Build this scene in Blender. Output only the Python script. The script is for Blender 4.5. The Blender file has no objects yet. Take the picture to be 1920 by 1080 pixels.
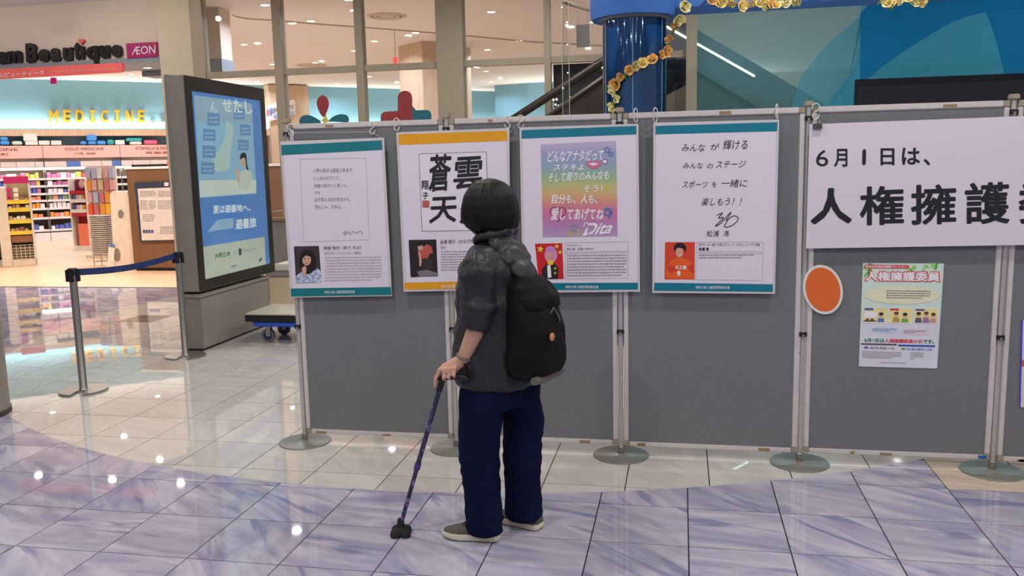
import bpy, bmesh, math, random
from math import sin, cos, pi, radians, sqrt, atan2
from mathutils import Vector, Matrix, noise

random.seed(11)
SC = bpy.context.scene
COL = SC.collection

# ------------------------------------------------------------------ camera
CAMH = 1.5524
FPX = 1612.1                                   # focal length in pixels of the 1920 px wide frame
PITCH, ROLL, YAW = 0.1421, -0.0221, -0.1952
_f = Vector((0, cos(PITCH), -sin(PITCH)))
_r = Vector((1, 0, 0))
_u = _r.cross(_f)
_r, _u = cos(ROLL) * _r + sin(ROLL) * _u, -sin(ROLL) * _r + cos(ROLL) * _u
_RZ = Matrix(((cos(YAW), sin(YAW), 0), (-sin(YAW), cos(YAW), 0), (0, 0, 1)))
CR, CU, CF = _RZ @ _r, _RZ @ _u, _RZ @ _f
CC = Vector((0, 0, CAMH))
cam_data = bpy.data.cameras.new('camera')
cam_data.sensor_width = 36
cam_data.lens = FPX / 1920 * 36
cam_data.clip_start = 0.05
cam_data.clip_end = 200
cam = bpy.data.objects.new('camera', cam_data)
COL.objects.link(cam)
_m = Matrix.Identity(4)
for _i, _v in enumerate((CR, CU, -CF)):
    for _j in range(3):
        _m[_j][_i] = _v[_j]
_m.translation = CC
cam.matrix_world = _m
SC.camera = cam

# ------------------------------------------------------------------ view and world
SC.view_settings.view_transform = 'Standard'
SC.view_settings.look = 'None'
SC.view_settings.exposure = 0.0
SC.view_settings.gamma = 1
SC.view_settings.use_curve_mapping = False
SC.cycles.max_bounces = 8
SC.cycles.diffuse_bounces = 4
SC.cycles.glossy_bounces = 4
SC.cycles.transparent_max_bounces = 16
SC.cycles.sample_clamp_indirect = 6
SC.cycles.caustics_reflective = False
SC.cycles.caustics_refractive = False
SC.cycles.use_denoising = True
world = bpy.data.worlds.new('mall_ambient')
SC.world = world
world.use_nodes = True
world.node_tree.nodes['Background'].inputs[0].default_value = (0.84, 0.86, 1.0, 1)
world.node_tree.nodes['Background'].inputs[1].default_value = 0.36

CONCOURSE_W, SHOP_W, SOFFIT_W = 25.0, 26.0, 24.0
CONCOURSE_C, SHOP_C = (1.0, 0.97, 0.93), (0.90, 0.97, 1.22)

# ------------------------------------------------------------------ geometry from picture points
def ray(x, y):
    return CF + (x - 960) / FPX * CR - (y - 540) / FPX * CU
def at_z(x, y, z=0.0):
    d = ray(x, y); return CC + d * ((z - CAMH) / d.z)
def at_y(x, y, Y):
    d = ray(x, y); return CC + d * (Y / d.y)
def at_x(x, y, X):
    d = ray(x, y); return CC + d * (X / d.x)
def at_p(x, y, p0, n):
    d = ray(x, y); n = Vector(n); return CC + d * ((Vector(p0) - CC).dot(n) / d.dot(n))
def to_px(p):
    q = Vector(p) - CC; d = q.dot(CF)
    return (960 + FPX * q.dot(CR) / d, 540 - FPX * q.dot(CU) / d, d)
class PY:                                      # a plane facing the viewer at y = const; layers stack towards the viewer
    def __init__(s, Y, step=0.0007): s.Y, s.s = Y, step; s.n = Vector((0, -1, 0))
    def __call__(s, x, y, k=0): return at_y(x, y, s.Y - k * s.s)
class PX:
    def __init__(s, X, step=0.0009): s.X, s.s = X, step; s.n = Vector((1, 0, 0))
    def __call__(s, x, y, k=0): return at_x(x, y, s.X + k * s.s)
class PN:
    def __init__(s, p0, n, step=0.002): s.p0, s.n, s.s = Vector(p0), Vector(n), step
    def __call__(s, x, y, k=0): return at_p(x, y, s.p0 + s.n * (k * s.s), s.n)

# ------------------------------------------------------------------ materials
def lin(c):
    c = c / 255.0
    return c / 12.92 if c <= 0.04045 else ((c + 0.055) / 1.055) ** 2.4
_M = {}
def mat(name, rgb, rough=0.5, metal=0.0, var=0.06, vs=9.0, bump=0.0, bs=300.0, spec=0.5, emit=0.0, coat=0.0, stretch=None, trans=0.0, ior=1.45, alpha=1.0, bd=0.002):
    if name in _M: return _M[name]
    m = bpy.data.materials.new(name); m.use_nodes = True
    nt = m.node_tree; b = nt.nodes['Principled BSDF']
    col = Vector([lin(c) for c in rgb])
    tc = nt.nodes.new('ShaderNodeTexCoord')
    nz = nt.nodes.new('ShaderNodeTexNoise'); nz.inputs['Scale'].default_value = vs; nz.inputs['Detail'].default_value = 4
    mp = nt.nodes.new('ShaderNodeMapping')
    if stretch: mp.inputs['Scale'].default_value = stretch
    nt.links.new(tc.outputs['Object'], mp.inputs[0]); nt.links.new(mp.outputs[0], nz.inputs['Vector'])
    rp = nt.nodes.new('ShaderNodeValToRGB')
    rp.color_ramp.elements[0].position = 0.3; rp.color_ramp.elements[1].position = 0.7
    rp.color_ramp.elements[0].color = (*[max(0, c * (1 - var)) for c in col], 1)
    rp.color_ramp.elements[1].color = (*[min(1, c * (1 + var)) for c in col], 1)
    nt.links.new(nz.outputs['Fac'], rp.inputs[0]); nt.links.new(rp.outputs[0], b.inputs['Base Color'])
    b.inputs['Roughness'].default_value = rough; b.inputs['Metallic'].default_value = metal
    b.inputs['Specular IOR Level'].default_value = spec
    b.inputs['Coat Weight'].default_value = coat
    b.inputs['Transmission Weight'].default_value = trans; b.inputs['IOR'].default_value = ior
    b.inputs['Alpha'].default_value = alpha
    if emit:
        nt.links.new(rp.outputs[0], b.inputs['Emission Color']); b.inputs['Emission Strength'].default_value = emit
    if bump:
        n2 = nt.nodes.new('ShaderNodeTexNoise'); n2.inputs['Scale'].default_value = bs; n2.inputs['Detail'].default_value = 3
        bp = nt.nodes.new('ShaderNodeBump'); bp.inputs['Strength'].default_value = bump; bp.inputs['Distance'].default_value = bd
        nt.links.new(mp.outputs[0], n2.inputs['Vector']); nt.links.new(n2.outputs['Fac'], bp.inputs['Height']); nt.links.new(bp.outputs[0], b.inputs['Normal'])
    _M[name] = m
    return m
def glass(name, tint=(1, 1, 1), refl=0.5, haze=0.0, hazecol=(1, 1, 1)):
    if name in _M: return _M[name]
    m = bpy.data.materials.new(name); m.use_nodes = True
    nt = m.node_tree; nt.nodes.clear()
    o = nt.nodes.new('ShaderNodeOutputMaterial'); t = nt.nodes.new('ShaderNodeBsdfTransparent'); g = nt.nodes.new('ShaderNodeBsdfGlossy')
    t.inputs[0].default_value = (*tint, 1); g.inputs['Roughness'].default_value = 0.02
    lw = nt.nodes.new('ShaderNodeFresnel'); lw.inputs[0].default_value = 1.45
    ml = nt.nodes.new('ShaderNodeMath'); ml.operation = 'MULTIPLY'; ml.inputs[1].default_value = refl
    mx = nt.nodes.new('ShaderNodeMixShader')
    nt.links.new(lw.outputs[0], ml.inputs[0]); nt.links.new(ml.outputs[0], mx.inputs[0])
    base = t
    if haze:
        df = nt.nodes.new('ShaderNodeBsdfDiffuse'); m2 = nt.nodes.new('ShaderNodeMixShader'); m2.inputs[0].default_value = haze
        nzt = nt.nodes.new('ShaderNodeTexNoise'); nzt.inputs['Scale'].default_value = 2.0
        rp = nt.nodes.new('ShaderNodeValToRGB')
        rp.color_ramp.elements[0].color = (*[c * 0.94 for c in hazecol], 1); rp.color_ramp.elements[1].color = (*[min(1, c * 1.06) for c in hazecol], 1)
        nt.links.new(nzt.outputs['Fac'], rp.inputs[0]); nt.links.new(rp.outputs[0], df.inputs[0])
        nt.links.new(t.outputs[0], m2.inputs[1]); nt.links.new(df.outputs[0], m2.inputs[2]); base = m2
    nt.links.new(base.outputs[0], mx.inputs[1]); nt.links.new(g.outputs[0], mx.inputs[2]); nt.links.new(mx.outputs[0], o.inputs[0])
    _M[name] = m
    return m

# ------------------------------------------------------------------ objects
WM = {}
def wm(o): return WM.get(o.name, Matrix.Identity(4))
def tag(o, label=None, cat=None, group=None, kind=None):
    if label: o['label'] = label
    if cat: o['category'] = cat
    if group: o['group'] = group
    if kind: o['kind'] = kind
    return o
def thing(name, label, cat, loc=(0, 0, 0), rotz=0.0, group=None, kind=None):
    o = bpy.data.objects.new(name, None); COL.objects.link(o)
    o.empty_display_size = 0.1
    o.location = loc; o.rotation_euler = (0, 0, rotz)
    WM[o.name] = Matrix.Translation(Vector(loc)) @ Matrix.Rotation(rotz, 4, 'Z')
    return tag(o, label, cat, group, kind)
class MB:
    def __init__(s): s.v, s.f = [], []
    def add(s, vs, fs):
        n = len(s.v); s.v += [Vector(p) for p in vs]; s.f += [tuple(i + n for i in q) for q in fs]; return s
    def box(s, x0, x1, y0, y1, z0, z1):
        return s.add([(x0, y0, z0), (x1, y0, z0), (x1, y1, z0), (x0, y1, z0), (x0, y0, z1), (x1, y0, z1), (x1, y1, z1), (x0, y1, z1)],
                     [(3, 2, 1, 0), (4, 5, 6, 7), (0, 1, 5, 4), (1, 2, 6, 5), (2, 3, 7, 6), (3, 0, 4, 7)])
    def prism(s, poly, off):
        off = Vector(off); n = len(poly); p = [Vector(q) for q in poly]
        return s.add(p + [q + off for q in p], [tuple(range(n)), tuple(range(2 * n - 1, n - 1, -1))] + [(i, i + n, (i + 1) % n + n, (i + 1) % n) for i in range(n)])
    def tube(s, pts, r, n=8, caps=True, flat=1.0, up=None):
        pts = [Vector(p) for p in pts]; m = len(pts)
        rs = r if isinstance(r, (list, tuple)) else [r] * m
        base = len(s.v); prev = None
        for i, p in enumerate(pts):
            t = (pts[min(i + 1, m - 1)] - pts[max(i - 1, 0)]).normalized()
            if prev is None:
                a = Vector(up) if up else (Vector((0, 0, 1)) if abs(t.z) < 0.9 else Vector((1, 0, 0)))
                prev = (a - t * a.dot(t)).normalized()
            else:
                prev = (prev - t * prev.dot(t)).normalized()
            b = t.cross(prev)
            for k in range(n):
                an = 2 * pi * k / n
                s.v.append(p + (prev * cos(an) + b * sin(an) * flat) * rs[i])
        for i in range(m - 1):
            for k in range(n):
                a, b2 = base + i * n + k, base + i * n + (k + 1) % n
                s.f.append((a, b2, b2 + n, a + n))
        if caps:
            s.f.append(tuple(base + k for k in range(n))[::-1]); s.f.append(tuple(base + (m - 1) * n + k for k in range(n)))
        return s
    def lathe(s, prof, n=24, c=(0, 0, 0), closed=True):
        base = len(s.v); c = Vector(c)
        for r, z in prof:
            for k in range(n):
                s.v.append(c + Vector((r * cos(2 * pi * k / n), r * sin(2 * pi * k / n), z)))
        for i in range(len(prof) - 1):
            for k in range(n):
                a, b = base + i * n + k, base + i * n + (k + 1) % n
                s.f.append((a, b, b + n, a + n))
        if closed:
            s.f.append(tuple(base + k for k in range(n))[::-1]); s.f.append(tuple(base + (len(prof) - 1) * n + k for k in range(n)))
        return s
    def xf(s, M):
        s.v = [M @ p for p in s.v]; return s
    def build(s, name, m, parent=None, smooth=0, bevel=0.0, kind=None, label=None, origin=None):
        me = bpy.data.meshes.new(name)
        o = bpy.data.objects.new(name, me)
        if parent is not None:
            W = wm(parent); inv = W.inverted(); vs = [inv @ p for p in s.v]
            o.parent = parent; WM[o.name] = W
        else:
            if origin is None:
                xs = [p.x for p in s.v]; ys = [p.y for p in s.v]; zs = [p.z for p in s.v]
                origin = Vector(((min(xs) + max(xs)) / 2, (min(ys) + max(ys)) / 2, min(zs)))
            origin = Vector(origin); o.location = origin; vs = [p - origin for p in s.v]
            WM[o.name] = Matrix.Translation(origin)
        me.from_pydata([tuple(p) for p in vs], [], s.f)
        if bevel:
            bm = bmesh.new(); bm.from_mesh(me)
            es = [e for e in bm.edges if len(e.link_faces) == 2 and e.calc_face_angle(0) > 0.6]
            bmesh.ops.bevel(bm, geom=es, offset=bevel, segments=2, affect='EDGES', clamp_overlap=True)
            bm.to_mesh(me); bm.free()
        bm = bmesh.new(); bm.from_mesh(me); bmesh.ops.recalc_face_normals(bm, faces=bm.faces); bm.to_mesh(me); bm.free()
        if smooth or bevel:
            me.polygons.foreach_set('use_smooth', [True] * len(me.polygons))
            me.set_sharp_from_angle(angle=radians(smooth if smooth else 40))
        me.materials.append(m); me.update()
        COL.objects.link(o)
        tag(o, label=label, kind=kind)
        return o
def children(o): return [c for c in bpy.data.objects if c.parent == o]
KIDS = {}
def copy_tree(o, parent=None, kids=None):
    c = o.copy(); COL.objects.link(c)
    if parent: c.parent = parent
    for ch in o.children: copy_tree(ch, c)
    return c
def struct(name, mb, m, **k): return tag(mb.build(name, m, None, **k), kind='structure')
def box(x0, x1, y0, y1, z0, z1): return MB().box(x0, x1, y0, y1, z0, z1)

# flat shapes on a picture plane
def flat(name, P, pts, m, parent, k=1, label=None):
    ps = [P(x, y, k) for x, y in pts]
    mb = MB().add(ps, [tuple(range(len(ps)))])
    return mb.build(name, m, parent, label=label)
def ell(cx, cy, rx, ry, n=20, a0=0.0, rot=0.0):
    out = []
    for i in range(n):
        a = a0 + 2 * pi * i / n
        x, y = rx * cos(a), ry * sin(a)
        out.append((cx + x * cos(rot) - y * sin(rot), cy + x * sin(rot) + y * cos(rot)))
    return out
def star(cx, cy, r, n=5, inner=0.45, rot=0.0):
    return [(cx + (r if i % 2 == 0 else r * inner) * sin(rot + pi * i / n), cy - (r if i % 2 == 0 else r * inner) * cos(rot + pi * i / n)) for i in range(2 * n)]
def heart(cx, cy, s):
    return [(cx + s * (16 * sin(t) ** 3) / 16, cy - s * (13 * cos(t) - 5 * cos(2 * t) - 2 * cos(3 * t) - cos(4 * t)) / 16) for t in [2 * pi * i / 24 for i in range(24)]]
def rect(x0, y0, x1, y1): return [(x0, y0), (x1, y0), (x1, y1), (x0, y1)]
_tm = {}
def text_geo(s, bold=0.0, res=3):
    key = (s, bold, res)
    if key not in _tm:
        c = bpy.data.curves.new('t', 'FONT'); c.body = s; c.resolution_u = res
        o = bpy.data.objects.new('t', c); COL.objects.link(o)
        me = bpy.data.meshes.new_from_object(o)
        vs = [v.co.copy() for v in me.vertices]; fs = [tuple(p.vertices) for p in me.polygons]
        bpy.data.objects.remove(o); bpy.data.curves.remove(c); bpy.data.meshes.remove(me)
        if bold >= 0.012:                       # heavier strokes with round ends: a ribbon and round joints along every contour
            cnt = {}
            for q in fs:
                for i in range(len(q)):
                    e = (q[i], q[(i + 1) % len(q)]); cnt[e] = cnt.get(e, 0) + 1
            used = set()
            for (i, j) in [e for e in cnt if (e[1], e[0]) not in cnt]:
                p, r = vs[i], vs[j]; d = r - p
                if d.length < 1e-5: continue
                nn = Vector((-d.y, d.x, 0)).normalized() * bold
                zz = Vector((0, 0, 0.02 * (1 + len(fs) % 13))); k = len(vs); vs += [p + nn + zz, p - nn + zz, r - nn + zz, r + nn + zz]; fs.append((k, k + 1, k + 2, k + 3))
                for w in (i, j):
                    if w not in used:
                        used.add(w); k = len(vs)
                        vs += [vs[w] + Vector((cos(a), sin(a), 0)) * bold + Vector((0, 0, 0.02 * (14 + len(fs) % 17))) for a in (0.4, 1.45, 2.5, 3.54, 4.6, 5.63)]; fs.append(tuple(range(k, k + 6)))
        xs = [v.x for v in vs]; ys = [v.y for v in vs]
        x0, y0 = min(xs), min(ys); w, h = max(xs) - x0, max(1e-6, max(ys) - y0)
        _tm[key] = ([((v.x - x0) / w, (v.y - y0) / h, v.z) for v in vs], fs)
    return _tm[key]
def text(s, P, quad, m, parent, name='lettering', k=2, bold=0.0, depth=0.0, shear=0.0, res=3, label=None):
    """lettering filling a quad of picture points TL, TR, BR, BL (or x0,y0,x1,y1) on plane P"""
    if not isinstance(quad[0], (tuple, list)): quad = rect(*quad)
    tl, tr, br, bl = quad
    uv, fs = text_geo(s, bold, res)
    mb = MB(); vs = []
    for u, v, dz in uv:
        u = u + shear * (v - 0.5)
        x = (1 - v) * ((1 - u) * bl[0] + u * br[0]) + v * ((1 - u) * tl[0] + u * tr[0])
        y = (1 - v) * ((1 - u) * bl[1] + u * br[1]) + v * ((1 - u) * tl[1] + u * tr[1])
        vs.append(P(x, y, k - dz))
    if depth:
        n = len(vs); off = P.n * depth
        cnt = {}
        for q in fs:
            for i in range(len(q)):
                e = (q[i], q[(i + 1) % len(q)]); cnt[e] = cnt.get(e, 0) + 1
        mb.add(vs + [p + off for p in vs], fs + [tuple(i + n for i in q) for q in fs] + [(a, b, b + n, a + n) for (a, b) in cnt if (b, a) not in cnt])
    else:
        mb.add(vs, fs)
    return mb.build(name, m, parent, label=label)
def lines(P, x0, y0, x1, y1, n, m, parent, h=0.42, ragged=0.25, slope=0.0, k=2, name='small_print', gap=None):
    """rows of small illegible print: short dashes"""
    mb = MB(); st = (y1 - y0) / n
    for i in range(n):
        x = x0; end = x1 - (random.random() * ragged * (x1 - x0) if (i == n - 1 or random.random() < 0.2) else 0)
        y = y0 + i * st
        while x < end:
            w = min(random.uniform(2.0, 5.5), end - x)
            yy = y + slope * (x - x0)
            mb.add([P(a, b, k) for a, b in rect(x, yy, x + w, yy + st * h * random.uniform(0.8, 1.15))], [(0, 1, 2, 3)])
            x += w + random.uniform(0.6, 1.3)
    return mb.build(name, m, parent)
def stroke(P, pts, w, k=2):
    """a pen stroke as a ribbon on plane P"""
    mb = MB(); L = []
    for i, (x, y) in enumerate(pts):
        a, b = pts[max(i - 1, 0)], pts[min(i + 1, len(pts) - 1)]
        dx, dy = b[0] - a[0], b[1] - a[1]; d = max(1e-6, sqrt(dx * dx + dy * dy))
        ww = w * (0.5 if i in (0, len(pts) - 1) else 1)
        L += [P(x - dy / d * ww / 2, y + dx / d * ww / 2, k), P(x + dy / d * ww / 2, y - dx / d * ww / 2, k)]
    mb.add(L, [(2 * i, 2 * i + 1, 2 * i + 3, 2 * i + 2) for i in range(len(pts) - 1)])
    return mb
def spline(pts, n=6):
    out = []
    P = [Vector(p) if len(p) == 3 else Vector((p[0], p[1], 0)) for p in pts]
    for i in range(len(P) - 1):
        p0, p1, p2, p3 = P[max(i - 1, 0)], P[i], P[i + 1], P[min(i + 2, len(P) - 1)]
        for j in range(n):
            t = j / n
            out.append(0.5 * ((2 * p1) + (p2 - p0) * t + (2 * p0 - 5 * p1 + 4 * p2 - p3) * t * t + (3 * p1 - p0 - 3 * p2 + p3) * t ** 3))
    out.append(P[-1])
    return [tuple(p) if len(pts[0]) == 3 else (p.x, p.y) for p in out]
# ------------------------------------------------------------------ ceiling and lamps
CEIL = 3.8
m_ceil = mat('ceiling_paint', (221, 214, 211), 0.8, var=0.015, vs=1.5)
struct('ceiling', box(-24, 9, -5, 30, CEIL, CEIL + 0.12), m_ceil)
m_ring = mat('lamp_ring', (225, 220, 212), 0.4)
def lamp_mat(name, c, e):
    m = mat(name, (255, 255, 255), 0.5, var=0.0)
    b = m.node_tree.nodes['Principled BSDF']; b.inputs['Emission Color'].default_value = (*c, 1); b.inputs['Emission Strength'].default_value = e
    return m
m_lamp_shop = lamp_mat('lamp_glow_warm', (1.0, 0.9, 0.74), 14)
m_lamp_hall = lamp_mat('lamp_glow_cool', (0.95, 0.97, 1.0), 14)
_ring_me = MB().lathe([(0.062, 0.0), (0.085, 0.0), (0.088, -0.006), (0.062, -0.004)], 20, closed=False)
_lens_me = MB().lathe([(0.062, -0.002), (0.0005, -0.003)], 20)
_dl = {}
def downlight(x, y, z, power, color, m, label, cat='lamp', group=None, r=1.0, spread=150):
    key = m.name
    t = thing('ceiling_downlight', label, cat, (x, y, z), group=group)
    if key not in _dl:
        a = MB(); a.v = [p.copy() for p in _ring_me.v]; a.f = list(_ring_me.f)
        b = MB(); b.v = [p.copy() for p in _lens_me.v]; b.f = list(_lens_me.f)
        W = Matrix.Translation((x, y, z))
        ra = a.xf(W).build('trim_ring', m_ring, t, smooth=50); rb = b.xf(W).build('lens', m, t)
        _dl[key] = (ra.data, rb.data)
    else:
        for nm, d in zip(('trim_ring', 'lens'), _dl[key]):
            o = bpy.data.objects.new(nm, d); COL.objects.link(o); o.parent = t
    t.scale = (r, r, r)
    L = bpy.data.lights.new('downlight_beam', 'AREA'); L.shape = 'DISK'; L.size = 0.12; L.energy = power; L.color = color; L.spread = radians(spread)
    lo = bpy.data.objects.new('downlight_beam', L); COL.objects.link(lo); lo.parent = t; lo.location = (0, 0, -0.012)
    return t
# shop lamps seen through the glass (positions read off the ceiling plane)
shop_px = [(497, 10), (458, 84), (548, 44), (583, 40), (655, 0), (665, 96), (702, 78), (779, 62), (591, 118), (482, 153), (632, 158), (692, 144), (921, 23), (973, 77), (914, 94), (911, 134), (921, 154), (1113, 42)]
for i, (x, y) in enumerate(shop_px):
    p = at_z(x, y, CEIL - 0.005)
    bay = ['nearest the beige pier', 'second from the beige pier', 'above the petal sticker', 'above the cross sticker', 'beside the thick upright', 'beside the blue column'][sum(x > e for e in (420, 522, 674, 845, 1027))]
    lv = 'below' if y > 150 - (x - 383) * 0.05 else 'above'
    downlight(p.x, p.y, CEIL, SHOP_W * 0.8, SHOP_C, m_lamp_shop, 'white shop downlight seen %s the transom, glass bay %s' % (lv, bay), group='shop ceiling downlights', r=1.0)
for p in [(-0.7, 11.15), (0.7, 11.15), (2.1, 11.15), (3.5, 11.15), (4.9, 11.15), (-16.5, 13.5), (-13.6, 13.6), (-11.2, 15.2), (-14.0, 16.6), (-17, 17), (-9.6, 14.0), (-8.6, 17.6), (-12.4, 18.2)]:  # first five, above the frame, added to brighten the escalator and blue film
    downlight(p[0], p[1], CEIL, SHOP_W * 1.25, SHOP_C, m_lamp_shop, 'recessed downlight in the shop ceiling over the entrance aisle and shelves', group='shop aisle downlights')
# hall lamps overhead
for x in (-7.4, -4.6, -1.8, 1.0, 3.8):
    for y in (-1.4, 1.2, 3.5, 6.3, 8.8):
        downlight(x, y, CEIL, CONCOURSE_W * (0.64 if x < -3 else 1.2), CONCOURSE_C, m_lamp_hall, 'round recessed downlight overhead in the hall ceiling', group='hall ceiling downlights', spread=175)

# spotlights added only to brighten the shop fascia and the pier
m_spot = mat('spot_white', (222, 216, 208), 0.4)
for i, x in enumerate((-10.4, -9.0, -7.6, -6.4)):
    t = thing('track_spotlight', ['white track spotlight aimed at the fascia far beyond the lettering', 'white track spotlight aimed at the start of the shop lettering', 'white track spotlight aimed at the end of the shop lettering', 'white track spotlight aimed at the beige pier'][i], 'spotlight', (x, 9.3, CEIL), group='track spotlights')
    MB().tube([(x, 9.3, CEIL), (x, 9.3, CEIL - 0.07)], 0.012, 8).build('stem', m_spot, t)
    MB().tube([(x, 9.24, CEIL - 0.07), (x, 9.38, CEIL - 0.11)], 0.04, 16).build('head', m_spot, t, smooth=40)
    L = bpy.data.lights.new('spot_beam', 'SPOT'); L.energy = 11; L.color = (1.0, 0.92, 0.82); L.spot_size = radians(130); L.spot_blend = 0.8; L.shadow_soft_size = 0.035
    lo = bpy.data.objects.new('spot_beam', L); COL.objects.link(lo); lo.parent = t; lo.location = (0, 0.10, -0.12); lo.rotation_euler = (radians(72), 0, 0)
# ------------------------------------------------------------------ floor
CX0, CY0, CRAD = -1.449, 8.729, 4.925
def tile_mat(name, c0, c1, c2, rough, streak, dark=None):
    m = bpy.data.materials.new(name); m.use_nodes = True
    nt = m.node_tree; b = nt.nodes['Principled BSDF']; N = nt.nodes.new; L = nt.links.new
    geo = N('ShaderNodeNewGeometry'); oi = N('ShaderNodeObjectInfo')
    rot = N('ShaderNodeVectorRotate'); rot.rotation_type = 'Z_AXIS'
    ma = N('ShaderNodeMath'); ma.operation = 'MULTIPLY'; ma.inputs[1].default_value = 1.1
    L(oi.outputs['Random'], ma.inputs[0]); L(ma.outputs[0], rot.inputs['Angle']); L(geo.outputs['Position'], rot.inputs['Vector'])
    of = N('ShaderNodeMath'); of.operation = 'MULTIPLY'; of.inputs[1].default_value = 37.0; L(oi.outputs['Random'], of.inputs[0])
    ad = N('ShaderNodeVectorMath'); ad.operation = 'ADD'; L(rot.outputs[0], ad.inputs[0]); L(of.outputs[0], ad.inputs[1])
    mp = N('ShaderNodeMapping'); mp.inputs['Scale'].default_value = streak; L(ad.outputs[0], mp.inputs[0])
    nz = N('ShaderNodeTexNoise'); nz.inputs['Scale'].default_value = 1.7; nz.inputs['Detail'].default_value = 6; nz.inputs['Distortion'].default_value = 1.6; nz.inputs['Roughness'].default_value = 0.55
    L(mp.outputs[0], nz.inputs['Vector'])
    rp = N('ShaderNodeValToRGB'); e = rp.color_ramp.elements
    for el, pos, c in ((e[0], 0.32, c0), (e[1], 0.52, c1), (e.new(0.75), 0.75, c2)):
        el.position = pos; el.color = (*[lin(v) for v in c], 1)
    L(nz.outputs['Fac'], rp.inputs[0])
    src = rp.outputs[0]
    if dark:                                    # sparse dark brush-like veins
        mp2 = N('ShaderNodeMapping'); mp2.inputs['Scale'].default_value = (1.1, 6.5, 1); mp2.inputs['Location'].default_value = (3.3, 7.1, 0); L(ad.outputs[0], mp2.inputs[0])
        n2 = N('ShaderNodeTexNoise'); n2.inputs['Scale'].default_value = 1.5; n2.inputs['Detail'].default_value = 3; n2.inputs['Distortion'].default_value = 0.5; L(mp2.outputs[0], n2.inputs['Vector'])
        r2 = N('ShaderNodeValToRGB'); r2.color_ramp.elements[0].position = 0.60; r2.color_ramp.elements[0].color = (0, 0, 0, 1); r2.color_ramp.elements[1].position = 0.68; r2.color_ramp.elements[1].color = (0.8, 0.8, 0.8, 1); L(n2.outputs['Fac'], r2.inputs[0])
        mx = N('ShaderNodeMix'); mx.data_type = 'RGBA'; L(r2.outputs[0], mx.inputs[0]); L(rp.outputs[0], mx.inputs[6]); mx.inputs[7].default_value = (*[lin(v) for v in dark], 1); src = mx.outputs[2]
    # tile to tile shade
    hs = N('ShaderNodeHueSaturation'); mr = N('ShaderNodeMapRange'); mr.inputs['To Min'].default_value = 0.93; mr.inputs['To Max'].default_value = 1.07
    fr = N('ShaderNodeMath'); fr.operation = 'FRACT'; L(of.outputs[0], fr.inputs[0]); L(fr.outputs[0], mr.inputs[0]); L(mr.outputs[0], hs.inputs['Value']); L(src, hs.inputs['Color'])
    L(hs.outputs[0], b.inputs['Base Color'])
    b.inputs['Roughness'].default_value = rough; b.inputs['Specular IOR Level'].default_value = 0.5
    return m
m_tp = tile_mat('lavender_stone_tile', (142, 140, 166), (185, 181, 194), (200, 196, 206), 0.025, (0.8, 3.0, 1), (116, 116, 154))
m_tw = tile_mat('cream_stone_tile', (192, 187, 180), (203, 198, 190), (211, 206, 198), 0.02, (1.0, 4.0, 1))
m_tb = tile_mat('beige_stone_tile', (192, 172, 152), (202, 184, 164), (210, 194, 174), 0.15, (1.0, 4.0, 1))
m_td = tile_mat('brown_stone_tile', (108, 96, 90), (120, 108, 100), (128, 116, 108), 0.12, (1.0, 4.0, 1))
m_grout = mat('grout', (48, 44, 50), 0.9, var=0.1)
SHOPY = 10.45
floor = struct('floor', box(-24, 9, -4, SHOPY, -0.06, -0.005), m_grout)
def clip_circle(poly, keep_in):
    seq = []
    n = len(poly)
    def ins(p): return ((p[0] - CX0) ** 2 + (p[1] - CY0) ** 2 < CRAD ** 2) == keep_in
    for i in range(n):
        a, b = poly[i], poly[(i + 1) % n]
        if ins(a): seq.append(('k', a))
        dx, dy = b[0] - a[0], b[1] - a[1]; fx, fy = a[0] - CX0, a[1] - CY0
        A, B, C = dx * dx + dy * dy, 2 * (fx * dx + fy * dy), fx * fx + fy * fy - CRAD ** 2
        D = B * B - 4 * A * C
        if D > 0:
            for t in ((-B - sqrt(D)) / (2 * A), (-B + sqrt(D)) / (2 * A)):
                if 0 < t < 1:
                    p = (a[0] + t * dx, a[1] + t * dy); q = (a[0] + (t + 1e-4) * dx, a[1] + (t + 1e-4) * dy)
                    seq.append(('in' if ins(q) else 'out', p))
    if not seq: return []
    out = []
    for i, (ty, p) in enumerate(seq):
        out.append(p)
        if ty == 'out':
            ty2, q = seq[(i + 1) % len(seq)]
            if ty2 == 'in':
                a0, a1 = atan2(p[1] - CY0, p[0] - CX0), atan2(q[1] - CY0, q[0] - CX0)
                while a1 - a0 > pi: a1 -= 2 * pi
                while a1 - a0 < -pi: a1 += 2 * pi
                for j in range(1, 5):
                    a = a0 + (a1 - a0) * j / 5; out.append((CX0 + CRAD * cos(a), CY0 + CRAD * sin(a)))
    return out if len(out) > 2 else []
def area2(p): return abs(sum(p[i][0] * p[(i + 1) % len(p)][1] - p[(i + 1) % len(p)][0] * p[i][1] for i in range(len(p)))) / 2
G = 0.0028
cells = []
for i in range(-27, 20):
    for j in range(-8, 18):
        x0, y0 = -3.1606 + 0.4 * i, 3.7827 + 0.4 * j
        y1 = min(y0 + 0.4, SHOPY)
        if y1 - y0 < 0.03 or x0 > 4: continue
        full = [(x0 + G, y0 + G), (x0 + 0.4 - G, y0 + G), (x0 + 0.4 - G, y1 - G), (x0 + G, y1 - G)]
        p = clip_circle(full, False)
        if p and area2(p) > 0.0008:
            beige = 1.2 < x0 < 2.0 and y0 > 4.1
            cells.append((p, m_tb if beige else m_tp, p == full and y1 == y0 + 0.4))
dk = at_z(312, 595)
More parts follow.
